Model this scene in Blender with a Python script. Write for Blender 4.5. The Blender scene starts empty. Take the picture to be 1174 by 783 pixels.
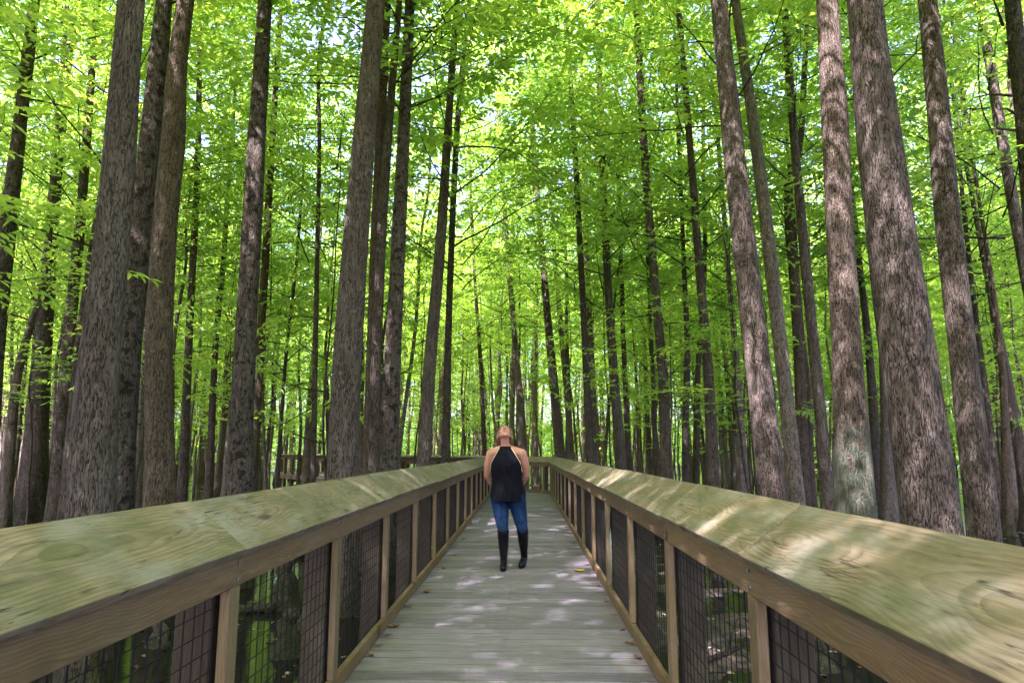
import bpy, bmesh, math, random
import numpy as np
from mathutils import Vector, Matrix, noise as mnoise

R = math.radians
scn = bpy.context.scene
COL = scn.collection

# ------------------------------------------------------------------ helpers
def tag(o, label=None, cat=None, group=None, kind=None):
    if label: o['label'] = label
    if cat: o['category'] = cat
    if group: o['group'] = group
    if kind: o['kind'] = kind
    return o

def link(name, me, parent=None, loc=None):
    o = bpy.data.objects.new(name, me)
    COL.objects.link(o)
    if parent is not None: o.parent = parent
    if loc is not None: o.location = loc
    return o

def empty(name, loc=(0, 0, 0), rz=0.0):
    o = link(name, None, None, loc)
    o.rotation_euler = (0, 0, rz)
    o.empty_display_size = .2
    return o

def mesh_np(name, verts, faces, mats=(), smooth=True, mat_idx=None, attr=None):
    """verts (n,3) array; faces: list of index tuples, or an (m,k) int array"""
    me = bpy.data.meshes.new(name)
    verts = np.asarray(verts, dtype=np.float32)
    me.vertices.add(len(verts))
    me.vertices.foreach_set('co', verts.ravel())
    if isinstance(faces, np.ndarray):
        k = faces.shape[1]; tot = np.full(len(faces), k, dtype=np.int32); flat = faces.ravel().astype(np.int32)
    else:
        tot = np.array([len(f) for f in faces], dtype=np.int32)
        flat = np.array([i for f in faces for i in f], dtype=np.int32)
    start = np.concatenate([[0], np.cumsum(tot)[:-1]]).astype(np.int32)
    me.loops.add(len(flat)); me.loops.foreach_set('vertex_index', flat)
    me.polygons.add(len(tot)); me.polygons.foreach_set('loop_start', start)
    me.polygons.foreach_set('use_smooth', np.full(len(tot), bool(smooth)))
    for m in mats: me.materials.append(m)
    if mat_idx is not None:
        me.polygons.foreach_set('material_index', np.asarray(mat_idx, dtype=np.int32))
    if attr is not None:
        a = me.attributes.new('var', 'FLOAT', 'POINT')
        a.data.foreach_set('value', np.asarray(attr, dtype=np.float32))
    me.update(calc_edges=True)
    return me

class Geo:
    """collects simple shapes that belong to ONE part"""
    def __init__(self): self.v = []; self.f = []; self.a = []; self.m = []
    def add(self, vs, fs, a=0.0, m=0):
        n = len(self.v)
        self.v += [tuple(p) for p in vs]; self.a += [a] * len(vs)
        self.f += [tuple(i + n for i in f) for f in fs]; self.m += [m] * len(fs)
    def box(self, x0, x1, y0, y1, z0, z1, a=0.0, m=0):
        vs = [(x, y, z) for z in (z0, z1) for y in (y0, y1) for x in (x0, x1)]
        self.add(vs, [(0, 2, 3, 1), (4, 5, 7, 6), (0, 1, 5, 4), (2, 6, 7, 3), (0, 4, 6, 2), (1, 3, 7, 5)], a, m)
    def tube(self, pts, rad, n=6, a=0.0, m=0, cap=True):
        pts = [Vector(p) for p in pts]
        rad = rad if hasattr(rad, '__len__') else [rad] * len(pts)
        vs = []; fs = []
        up = None
        for i, p in enumerate(pts):
            d = (pts[min(i + 1, len(pts) - 1)] - pts[max(i - 1, 0)])
            d = d.normalized() if d.length > 1e-9 else Vector((0, 0, 1))
            if up is None:
                up = Vector((1, 0, 0)) if abs(d.x) < .8 else Vector((0, 1, 0))
            u = (up - d * up.dot(d)).normalized(); w = d.cross(u); up = u
            for k in range(n):
                t = 2 * math.pi * k / n
                vs.append(p + (u * math.cos(t) + w * math.sin(t)) * rad[i])
        for i in range(len(pts) - 1):
            for k in range(n):
                k2 = (k + 1) % n
                fs.append((i * n + k, i * n + k2, (i + 1) * n + k2, (i + 1) * n + k))
        if cap:
            fs.append(tuple(range(n - 1, -1, -1))); fs.append(tuple(range((len(pts) - 1) * n, len(pts) * n)))
        self.add(vs, fs, a, m)
    def mesh(self, name, mats, smooth=False):
        return mesh_np(name, self.v, self.f, mats, smooth, self.m, self.a)
    def obj(self, name, mats, parent=None, smooth=False, loc=None):
        return link(name, self.mesh(name, mats if isinstance(mats, (list, tuple)) else [mats], smooth), parent, loc)

def bevel_mesh(me, w, seg=2):
    bm = bmesh.new(); bm.from_mesh(me)
    bmesh.ops.bevel(bm, geom=bm.edges[:], offset=w, segments=seg, affect='EDGES', profile=.6, clamp_overlap=True)
    bm.to_mesh(me); bm.free(); me.update()
    return me

# ------------------------------------------------------------------ camera
W0, H0, F0 = 1174.0, 783.0, 783.0
EYE = Vector((0, 0, 1.35))
VPX, VPY = 602.0, 517.0
pitch = math.atan((VPY - H0 / 2) / F0)
yaw = math.atan((VPX - W0 / 2) / F0 * math.cos(pitch))
cam_d = bpy.data.cameras.new('camera'); cam = link('camera', cam_d, None, EYE)
cam.rotation_euler = (math.pi / 2 + pitch, 0, yaw)
cam_d.sensor_width = 36.0; cam_d.lens = 36.0 * F0 / W0
cam_d.clip_start = .02; cam_d.clip_end = 2000
cam_d.dof.use_dof = True; cam_d.dof.focus_distance = 9.0; cam_d.dof.aperture_fstop = 9.0
scn.camera = cam
CM = cam.rotation_euler.to_matrix()
def ray(px, py):
    return CM @ Vector(((px - W0 / 2) / F0, -(py - H0 / 2) / F0, -1.0))
def at(px, py, Y):
    d = ray(px, py); return EYE + d * (Y / d.y)
def cam_depth(p):
    return -(CM.transposed() @ (Vector(p) - EYE)).z

# ------------------------------------------------------------------ node helpers
def new_mat(name):
    m = bpy.data.materials.new(name); m.use_nodes = True
    nt = m.node_tree; nt.nodes.clear()
    return m, nt
def N(nt, typ, **kw):
    n = nt.nodes.new(typ)
    for k, v in kw.items():
        if k.startswith('i_'):
            n.inputs[k[2:].replace('_', ' ')].default_value = v
        else: setattr(n, k, v)
    return n
def L(nt, a, b): nt.links.new(a, b)
def math_n(nt, op, a, b=None, c=None, clamp=False):
    n = nt.nodes.new('ShaderNodeMath'); n.operation = op; n.use_clamp = clamp
    for i, v in enumerate((a, b, c)):
        if v is None: continue
        if isinstance(v, (int, float)): n.inputs[i].default_value = v
        else: nt.links.new(v, n.inputs[i])
    return n.outputs[0]
def vmul(nt, v, xyz):
    n = nt.nodes.new('ShaderNodeVectorMath'); n.operation = 'MULTIPLY'
    nt.links.new(v, n.inputs[0]); n.inputs[1].default_value = xyz
    return n.outputs[0]
def vadd(nt, v, w):
    n = nt.nodes.new('ShaderNodeVectorMath'); n.operation = 'ADD'
    nt.links.new(v, n.inputs[0])
    if isinstance(w, tuple): n.inputs[1].default_value = w
    else: nt.links.new(w, n.inputs[1])
    return n.outputs[0]
def noise_n(nt, vec, scale, detail=4, rough=.55, dist=0.0):
    n = nt.nodes.new('ShaderNodeTexNoise'); n.inputs['Scale'].default_value = scale
    n.inputs['Detail'].default_value = detail; n.inputs['Roughness'].default_value = rough
    n.inputs['Distortion'].default_value = dist
    nt.links.new(vec, n.inputs['Vector'])
    return n.outputs['Fac']
def ramp(nt, fac, stops):
    n = nt.nodes.new('ShaderNodeValToRGB'); cr = n.color_ramp
    while len(cr.elements) < len(stops): cr.elements.new(.5)
    for e, (p, c) in zip(cr.elements, stops):
        e.position = p; e.color = (*c, 1) if len(c) == 3 else c
    nt.links.new(fac, n.inputs[0]); return n.outputs[0]
def rng(nt, v, a, b, c=0.0, d=1.0, smooth=True):
    n = nt.nodes.new('ShaderNodeMapRange'); n.interpolation_type = 'SMOOTHSTEP' if smooth else 'LINEAR'
    nt.links.new(v, n.inputs[0])
    for i, x in enumerate((a, b, c, d)): n.inputs[i + 1].default_value = x
    return n.outputs[0]
def mixc(nt, fac, a, b, mode='MIX'):
    n = nt.nodes.new('ShaderNodeMix'); n.data_type = 'RGBA'; n.blend_type = mode
    for s, v in ((n.inputs[0], fac), (n.inputs[6], a), (n.inputs[7], b)):
        if isinstance(v, (int, float)): s.default_value = v
        elif isinstance(v, tuple): s.default_value = (*v, 1) if len(v) == 3 else v
        else: nt.links.new(v, s)
    return n.outputs[2]
def finish(nt, col, rough=.8, bump=None, bump_s=.5, bump_d=.01, spec=.3):
    b = nt.nodes.new('ShaderNodeBsdfPrincipled'); o = nt.nodes.new('ShaderNodeOutputMaterial')
    if isinstance(col, tuple): b.inputs['Base Color'].default_value = (*col, 1)
    else: nt.links.new(col, b.inputs['Base Color'])
    if isinstance(rough, (int, float)): b.inputs['Roughness'].default_value = rough
    else: nt.links.new(rough, b.inputs['Roughness'])
    b.inputs['Specular IOR Level'].default_value = spec
    if bump is not None:
        bn = nt.nodes.new('ShaderNodeBump'); bn.inputs['Strength'].default_value = bump_s; bn.inputs['Distance'].default_value = bump_d
        nt.links.new(bump, bn.inputs['Height']); nt.links.new(bn.outputs[0], b.inputs['Normal'])
    nt.links.new(b.outputs[0], o.inputs[0])
    return b

# ------------------------------------------------------------------ materials
def wood(name, axis, light, dark, algae=0.0, algae_col=(.13, .16, .06), grey=0.0, ring=95.0, knots=True, rough=.75, crack=0.0):
    m, nt = new_mat(name)
    tc = N(nt, 'ShaderNodeTexCoord'); oi = N(nt, 'ShaderNodeObjectInfo')
    sep = N(nt, 'ShaderNodeSeparateXYZ'); L(nt, tc.outputs['Object'], sep.inputs[0])
    o = [sep.outputs[0], sep.outputs[1], sep.outputs[2]]
    lx, ly, lz = (o[0], o[1], o[2]) if axis == 'x' else (o[2], o[0], o[1])
    rnd = math_n(nt, 'MULTIPLY', oi.outputs['Random'], 53.0)
    lx = math_n(nt, 'ADD', lx, rnd)
    cmb = N(nt, 'ShaderNodeCombineXYZ'); L(nt, lx, cmb.inputs[0]); L(nt, ly, cmb.inputs[1]); L(nt, lz, cmb.inputs[2])
    P = cmb.outputs[0]
    cx = N(nt, 'ShaderNodeCombineXYZ'); L(nt, lx, cx.inputs[0])
    w1 = noise_n(nt, vadd(nt, cx.outputs[0], (3.3, 0, 0)), 1.25, 2, .4)
    w2 = noise_n(nt, vadd(nt, cx.outputs[0], (17.3, 5, 0)), 1.1, 2)
    w3 = noise_n(nt, vmul(nt, P, (.8, 3.0, 3.0)), 2.2, 2, .4)
    depth = math_n(nt, 'MULTIPLY_ADD', w1, .22, -.06)
    yy = math_n(nt, 'ADD', math_n(nt, 'ADD', ly, math_n(nt, 'MULTIPLY_ADD', w2, .16, -.08)), math_n(nt, 'MULTIPLY_ADD', w3, .05, -.025))
    zz = math_n(nt, 'ADD', math_n(nt, 'ADD', depth, lz), math_n(nt, 'MULTIPLY_ADD', w3, .05, -.025))
    r = math_n(nt, 'SQRT', math_n(nt, 'ADD', math_n(nt, 'MULTIPLY', yy, yy), math_n(nt, 'MULTIPLY', zz, zz)))
    fr = math_n(nt, 'FRACT', math_n(nt, 'MULTIPLY_ADD', r, ring, math_n(nt, 'MULTIPLY', w3, .3)))
    band = rng(nt, fr, .25, .92)
    band2 = math_n(nt, 'MULTIPLY', band, rng(nt, fr, 1.0, .93))
    fib = noise_n(nt, vmul(nt, P, (3.0, 90.0, 90.0)), 2.0, 4, .6)
    blot = noise_n(nt, vmul(nt, P, (1.0, 2.2, 2.2)), 2.4, 5, .6)
    g = math_n(nt, 'MULTIPLY', band2, rng(nt, blot, .25, .7, .45, 1.0))
    col = mixc(nt, math_n(nt, 'MULTIPLY', g, .72), light, dark)
    col = mixc(nt, rng(nt, fib, .38, .68, 0, .55), col, tuple(c * .5 for c in light))
    col = mixc(nt, rng(nt, noise_n(nt, vmul(nt, P, (2.0, 24.0, 24.0)), 3.0, 5, .7), .45, .72, 0, .45), col, tuple(c * .45 for c in light))
    tint = mixc(nt, oi.outputs['Random'], tuple((.82, .8, .78)), tuple((1.1, 1.07, 1.0)))
    col = mixc(nt, 1.0, col, tint, 'MULTIPLY')
    if grey > 0:
        gr = rng(nt, noise_n(nt, vmul(nt, vadd(nt, P, (7, 7, 7)), (1, 3, 3)), 3.1, 4), .45, .7, 0, grey)
        col = mixc(nt, gr, col, (.27, .25, .2))
    if algae > 0:
        al = rng(nt, noise_n(nt, vmul(nt, vadd(nt, P, (2, 9, 4)), (1, 2.5, 2.5)), 2.2, 6, .62), .42, .72, 0, algae)
        al2 = math_n(nt, 'MULTIPLY', al, rng(nt, fib, .2, .6, .6, 1.0))
        col = mixc(nt, al2, col, algae_col)
    if knots:
        vo = N(nt, 'ShaderNodeTexVoronoi'); vo.inputs['Scale'].default_value = 1.9
        L(nt, vmul(nt, P, (.9, 3.2, 1.2)), vo.inputs['Vector'])
        kn = rng(nt, vo.outputs['Distance'], .16, .06)
        col = mixc(nt, math_n(nt, 'MULTIPLY', kn, .75), col, tuple(c * .35 for c in dark))
    if crack > 0:
        ck = noise_n(nt, vmul(nt, vadd(nt, P, (1, 3, 2)), (.9, 26.0, 8.0)), 1.6, 3, .5)
        ck = math_n(nt, 'MULTIPLY', rng(nt, math_n(nt, 'ABSOLUTE', math_n(nt, 'SUBTRACT', ck, .5)), .016, .004), rng(nt, blot, .46, .6))
        col = mixc(nt, math_n(nt, 'MULTIPLY', ck, crack), col, (.035, .028, .018))
        st = rng(nt, noise_n(nt, vmul(nt, vadd(nt, P, (6, 2, 2)), (1.2, 7.0, 3.0)), 3.0, 5, .65), .55, .75, 0, .55)
        col = mixc(nt, st, col, (.085, .075, .055))
    h = math_n(nt, 'ADD', math_n(nt, 'MULTIPLY', g, -.5), math_n(nt, 'MULTIPLY', fib, .8))
    finish(nt, col, rough, h, .45, .004, .25)
    return m

M = {}
M['cap'] = wood('cap_wood', 'x', (.265, .212, .128), (.10, .078, .044), .85, (.092, .098, .040), .7, 88, crack=.9)
M['beam'] = wood('beam_wood', 'x', (.21, .135, .064), (.105, .062, .028), .3, (.115, .105, .045), .12, 105)
M['post'] = wood('post_wood', 'z', (.24, .168, .09), (.13, .085, .042), .3, (.17, .17, .06), .1, 130)
M['pile'] = wood('pile_wood', 'z', (.075, .052, .032), (.035, .024, .016), .25, (.09, .1, .04), .1, 90)
M['joist'] = wood('joist_wood', 'x', (.14, .10, .06), (.07, .05, .03), .2, (.08, .09, .04), .2, 90)

def deck_mat():
    m, nt = new_mat('deck_wood')
    tc = N(nt, 'ShaderNodeTexCoord'); at_ = N(nt, 'ShaderNodeAttribute', attribute_name='var')
    P = tc.outputs['Object']
    off = N(nt, 'ShaderNodeCombineXYZ'); L(nt, math_n(nt, 'MULTIPLY', at_.outputs['Fac'], 91.0), off.inputs[0])
    L(nt, math_n(nt, 'MULTIPLY', at_.outputs['Fac'], 47.0), off.inputs[2])
    Q = vadd(nt, P, off.outputs[0])
    fib = noise_n(nt, vmul(nt, Q, (2.2, 70, 1)), 2.0, 5, .65)
    grain = noise_n(nt, vmul(nt, Q, (1.0, 17, 1)), 2.0, 4, .6, .6)
    blot = noise_n(nt, P, 1.6, 6, .65)
    base = mixc(nt, at_.outputs['Fac'], (.155, .129, .152), (.26, .225, .25))
    col = mixc(nt, rng(nt, grain, .35, .72, 0, .55), base, (.075, .066, .072))
    col = mixc(nt, rng(nt, fib, .48, .75, 0, .75), col, (.29, .27, .285))
    col = mixc(nt, rng(nt, fib, .5, .3, 0, .7), col, (.07, .06, .055))
    col = mixc(nt, rng(nt, blot, .5, .75, 0, .45), col, (.17, .15, .12))
    col = mixc(nt, rng(nt, noise_n(nt, vadd(nt, P, (9, 4, 0)), .9, 4), .58, .78, 0, .25), col, (.15, .15, .10))
    h = math_n(nt, 'ADD', math_n(nt, 'MULTIPLY', fib, .7), math_n(nt, 'MULTIPLY', grain, .6))
    finish(nt, col, .8, h, .6, .004, .25)
    return m
M['deck'] = deck_mat()

def bark(name, base, dark, light, blotch=0.0, moss_h=.9, moss_col=(.05, .065, .02), patch=None, scale=1.0):
    """furrowed vertical bark; object z is the height above the ground"""
    m, nt = new_mat(name)
    tc = N(nt, 'ShaderNodeTexCoord'); oi = N(nt, 'ShaderNodeObjectInfo')
    off = N(nt, 'ShaderNodeCombineXYZ'); L(nt, math_n(nt, 'MULTIPLY', oi.outputs['Random'], 31.0), off.inputs[0]); L(nt, math_n(nt, 'MULTIPLY', oi.outputs['Random'], 77.0), off.inputs[2])
    P = vadd(nt, tc.outputs['Object'], off.outputs[0])
    wob = N(nt, 'ShaderNodeTexNoise'); wob.inputs['Scale'].default_value = 5.0; L(nt, P, wob.inputs['Vector'])
    Pw = vadd(nt, P, vmul(nt, wob.outputs['Color'], (.05, .05, .1)))
    f1 = noise_n(nt, vmul(nt, Pw, (1, 1, .17)), 36.0 * scale, 2, .5)
    f2 = noise_n(nt, vadd(nt, vmul(nt, Pw, (1, 1, .24)), (3, 1, 8)), 66.0 * scale, 2, .5)
    r1 = rng(nt, math_n(nt, 'ABSOLUTE', math_n(nt, 'SUBTRACT', f1, .5)), .0, .07)
    r2 = rng(nt, math_n(nt, 'ABSOLUTE', math_n(nt, 'SUBTRACT', f2, .5)), .0, .10)
    ridge = math_n(nt, 'ADD', math_n(nt, 'MULTIPLY', r1, .68), math_n(nt, 'MULTIPLY', r2, .32))
    fine = noise_n(nt, vmul(nt, P, (1, 1, .3)), 60 * scale, 5, .7)
    mid = noise_n(nt, vmul(nt, P, (1, 1, .22)), 14 * scale, 4, .6)
    big = noise_n(nt, vmul(nt, P, (1, 1, .6)), 2.2, 5, .6)
    h = math_n(nt, 'ADD', math_n(nt, 'MULTIPLY', ridge, 1.0), math_n(nt, 'ADD', math_n(nt, 'MULTIPLY', fine, .35), math_n(nt, 'MULTIPLY', mid, .3)))
    col = mixc(nt, rng(nt, math_n(nt, 'ADD', ridge, math_n(nt, 'MULTIPLY_ADD', fine, .5, -.25)), .0, 1.05), tuple(c * .72 for c in dark), tuple(c * k for c, k in zip(base, (1.02, 1.07, 1.1))))
    col = mixc(nt, rng(nt, math_n(nt, 'ADD', mid, math_n(nt, 'MULTIPLY', fine, .6)), .75, 1.05, 0, .6), col, light)
    col = mixc(nt, rng(nt, big, .35, .7, 0, .5), col, mixc(nt, 1.0, col, (.62, .58, .55), 'MULTIPLY'))
    tint = mixc(nt, oi.outputs['Random'], (.85, .82, .8), (1.12, 1.1, 1.06))
    col = mixc(nt, 1.0, col, tint, 'MULTIPLY')
    if blotch > 0:
        bl = rng(nt, noise_n(nt, vmul(nt, vadd(nt, P, (5, 5, 1)), (1, 1, .9)), 9.0, 3, .6), .52, .62, 0, blotch)
        col = mixc(nt, bl, col, tuple(c * .35 for c in dark))
    # pale lichen coins
    lv = N(nt, 'ShaderNodeTexVoronoi'); lv.inputs['Scale'].default_value = 4.5; L(nt, vadd(nt, P, vmul(nt, wob.outputs['Color'], (.06, .06, .06))), lv.inputs['Vector'])
    lic = math_n(nt, 'MULTIPLY', rng(nt, lv.outputs['Distance'], .17, .11), rng(nt, fine, .4, .55))
    col = mixc(nt, math_n(nt, 'MULTIPLY', lic, .5), col, (.30, .31, .27))
    sep = N(nt, 'ShaderNodeSeparateXYZ'); L(nt, tc.outputs['Object'], sep.inputs[0])
    z = math_n(nt, 'ADD', sep.outputs[2], math_n(nt, 'MULTIPLY_ADD', noise_n(nt, vmul(nt, P, (1, 1, .5)), 6.0, 4, .65), 1.1, -.55))
    if patch:
        pz = rng(nt, z, patch[0] + .5, patch[0])
        pn = rng(nt, noise_n(nt, vmul(nt, P, (1, 1, .5)), 20, 5, .7), .38, .52)
        col = mixc(nt, math_n(nt, 'MULTIPLY', pz, math_n(nt, 'MULTIPLY', pn, .75)), col, patch[1])
    mo = math_n(nt, 'MULTIPLY', rng(nt, z, moss_h, moss_h * .25), rng(nt, noise_n(nt, P, 22, 4, .7), .3, .55, .3, 1))
    col = mixc(nt, math_n(nt, 'MULTIPLY', mo, .85), col, moss_col)
    col = mixc(nt, 1.0, col, (.80, .78, .75), 'MULTIPLY')
    finish(nt, col, .9, h, 1.0, .025 / scale, .12)
    return m
M['bark_grey'] = bark('bark_grey', (.20, .16, .128), (.065, .05, .04), (.30, .255, .215), 0, .8)
M['bark_dark'] = bark('bark_dark', (.18, .145, .112), (.048, .037, .029), (.23, .19, .155), .3, .8)
M['bark_spotted'] = bark('bark_spotted', (.21, .17, .135), (.07, .053, .042), (.31, .265, .22), .8, .8)
M['bark_pale'] = bark('bark_pale', (.30, .25, .20), (.13, .10, .08), (.42, .37, .31), .25, .6)
M['bark_brown'] = bark('bark_brown', (.19, .142, .095), (.07, .05, .033), (.28, .225, .16), .2, 1.2)
M['bark_green'] = bark('bark_green', (.20, .15, .115), (.07, .053, .042), (.30, .25, .205), .1, 1.5, (.04, .06, .022), (2.35, (.10, .145, .09)))
M['bark_mossy'] = bark('bark_mossy', (.15, .118, .09), (.05, .038, .03), (.22, .18, .15), .3, 2.0, (.018, .024, .007))  # moss colour darkened further to paint in the shade round the foot
M['twig'] = bark('bark_twig', (.11, .09, .07), (.05, .04, .03), (.18, .15, .12), 0, .05)

def leaf_mat(name, dif, tra, var_col, dry=0.0):
    m, nt = new_mat(name)
    at_ = N(nt, 'ShaderNodeAttribute', attribute_name='var'); oi = N(nt, 'ShaderNodeObjectInfo')
    v = at_.outputs['Fac']
    d = mixc(nt, v, dif, var_col[0]); t = mixc(nt, v, tra, var_col[1])
    k = mixc(nt, oi.outputs['Random'], (.58, .70, .6), (1.1, 1.06, 1.05))
    d = mixc(nt, 1.0, d, k, 'MULTIPLY'); t = mixc(nt, 1.0, t, k, 'MULTIPLY')
    D = N(nt, 'ShaderNodeBsdfPrincipled'); L(nt, d, D.inputs['Base Color']); D.inputs['Roughness'].default_value = .45; D.inputs['Specular IOR Level'].default_value = .35
    T = N(nt, 'ShaderNodeBsdfTranslucent'); L(nt, t, T.inputs['Color'])
    A = N(nt, 'ShaderNodeAddShader'); L(nt, D.outputs[0], A.inputs[0]); L(nt, T.outputs[0], A.inputs[1])
    o = N(nt, 'ShaderNodeOutputMaterial'); L(nt, A.outputs[0], o.inputs[0])
    return m
M['leaf'] = leaf_mat('leaf_green', (.058, .122, .014), (.225, .375, .024), ((.10, .155, .02), (.43, .52, .05)))
M['leaf_low'] = leaf_mat('leaf_understory', (.06, .125, .016), (.245, .395, .026), ((.11, .165, .022), (.45, .54, .05)))

def flat_mat(name, col, rough=.6, spec=.3, metal=0.0):
    m, nt = new_mat(name); b = finish(nt, col, rough, None, spec=spec); b.inputs['Metallic'].default_value = metal
    return m
M['wire'] = flat_mat('black_wire', (.008, .008, .009), .7, .2)

M['bolt'] = flat_mat('galvanised_bolt', (.22, .21, .20), .45, .5, .7)
# ------------------------------------------------------------------ world + sun
SUN_EL, SUN_AZ = R(56), R(210)          # behind the camera, over its left shoulder
S = Vector((math.sin(SUN_AZ) * math.cos(SUN_EL), math.cos(SUN_AZ) * math.cos(SUN_EL), math.sin(SUN_EL)))
w = bpy.data.worlds.new('World'); scn.world = w; w.use_nodes = True
nt = w.node_tree; nt.nodes.clear()
sky = N(nt, 'ShaderNodeTexSky'); sky.sky_type = 'NISHITA'; sky.sun_disc = False
sky.sun_elevation = SUN_EL; sky.sun_rotation = SUN_AZ; sky.dust_density = 5.0; sky.air_density = 1.0
bg = N(nt, 'ShaderNodeBackground'); bg.inputs[1].default_value = .15
wo = N(nt, 'ShaderNodeOutputWorld'); L(nt, sky.outputs[0], bg.inputs[0]); L(nt, bg.outputs[0], wo.inputs[0])
sd = bpy.data.lights.new('sun', 'SUN'); sd.energy = 5.0; sd.angle = R(.5); sd.color = (1.0, .95, .86)
sun = link('sun', sd, None, (0, 0, 40)); sun.rotation_euler = S.to_track_quat('Z', 'Y').to_euler()
scn.view_settings.view_transform = 'Standard'; scn.view_settings.look = 'None'
scn.view_settings.gamma = 1.0; scn.view_settings.use_curve_mapping = False
scn.view_settings.exposure = 2.88
scn.view_settings.use_white_balance = True
scn.view_settings.white_balance_temperature = 5700
scn.view_settings.white_balance_tint = 38.0
cy = scn.cycles
cy.use_denoising = True
try: cy.denoiser = 'OPENIMAGEDENOISE'
except Exception: pass
cy.max_bounces = 7; cy.diffuse_bounces = 4; cy.transmission_bounces = 6; cy.glossy_bounces = 3; cy.transparent_max_bounces = 4
cy.caustics_reflective = False; cy.caustics_refractive = False
cy.sample_clamp_indirect = 8.0

# ------------------------------------------------------------------ ground and water
GZ = -.80            # water level, deck top is z = 0
def ground_h(x, y):
    h = .16 * mnoise.noise((x * .23, y * .23, 3.1)) + .10 * mnoise.noise((x * .9, y * .9, 7.7)) + .04 * mnoise.noise((x * 2.7, y * 2.7, 1.7))
    return GZ - .05 + h
def build_ground():
    def axis():
        a = np.concatenate([np.arange(-30, 30.01, .4), ])
        out = [30 * 1.18 ** k for k in range(1, 20)]
        return np.array([-v for v in reversed(out)] + list(a) + out)
    xs = axis(); ys = axis() + 14
    vs = [(x, y, ground_h(x, y) if abs(x) < 120 and abs(y) < 140 else GZ + .02) for y in ys for x in xs]
    nx = len(xs)
    i = np.arange(len(ys) - 1)[:, None] * nx + np.arange(nx - 1)[None, :]
    i = i.ravel()
    f = np.stack([i, i + 1, i + 1 + nx, i + nx], 1)
    m, nt = new_mat('swamp_floor')
    tc = N(nt, 'ShaderNodeTexCoord'); P = tc.outputs['Object']
    n1 = noise_n(nt, P, .55, 6, .65); n2 = noise_n(nt, P, 9.0, 6, .7); n3 = noise_n(nt, vadd(nt, P, (4, 8, 1)), 1.7, 5, .6)
    vo = N(nt, 'ShaderNodeTexVoronoi'); vo.inputs['Scale'].default_value = 11; L(nt, P, vo.inputs['Vector'])
    lf = mixc(nt, vo.outputs['Color'], (.04, .03, .02), (.11, .08, .055))
    col = mixc(nt, rng(nt, n2, .35, .65), (.022, .018, .013), lf)
    col = mixc(nt, rng(nt, n1, .52, .68, 0, .7), col, (.05, .065, .018))
    col = mixc(nt, rng(nt, n3, .55, .7, 0, .6), col, (.02, .017, .013))
    finish(nt, col, rng(nt, n3, .5, .7, .85, .35), n2, .8, .05, .3)
    o = link('swamp_ground', mesh_np('swamp_ground', vs, f, [m]))
    tag(o, kind='structure')
    m, nt = new_mat('swamp_water')
    tc = N(nt, 'ShaderNodeTexCoord'); P = tc.outputs['Object']
    nn = noise_n(nt, P, 5.0, 3, .5)
    film = rng(nt, noise_n(nt, P, 1.3, 6, .7), .58, .68, 0, .4)
    col = mixc(nt, film, (.012, .011, .008), (.055, .075, .02))
    finish(nt, col, math_n(nt, 'MULTIPLY_ADD', film, .5, .09), nn, .12, .02, .5)
    o = link('water', mesh_np('water', [(-700, -600, GZ), (700, -600, GZ), (700, 900, GZ), (-700, 900, GZ)], [(0, 1, 2, 3)], [m], False))
    tag(o, kind='structure')
build_ground()

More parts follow.
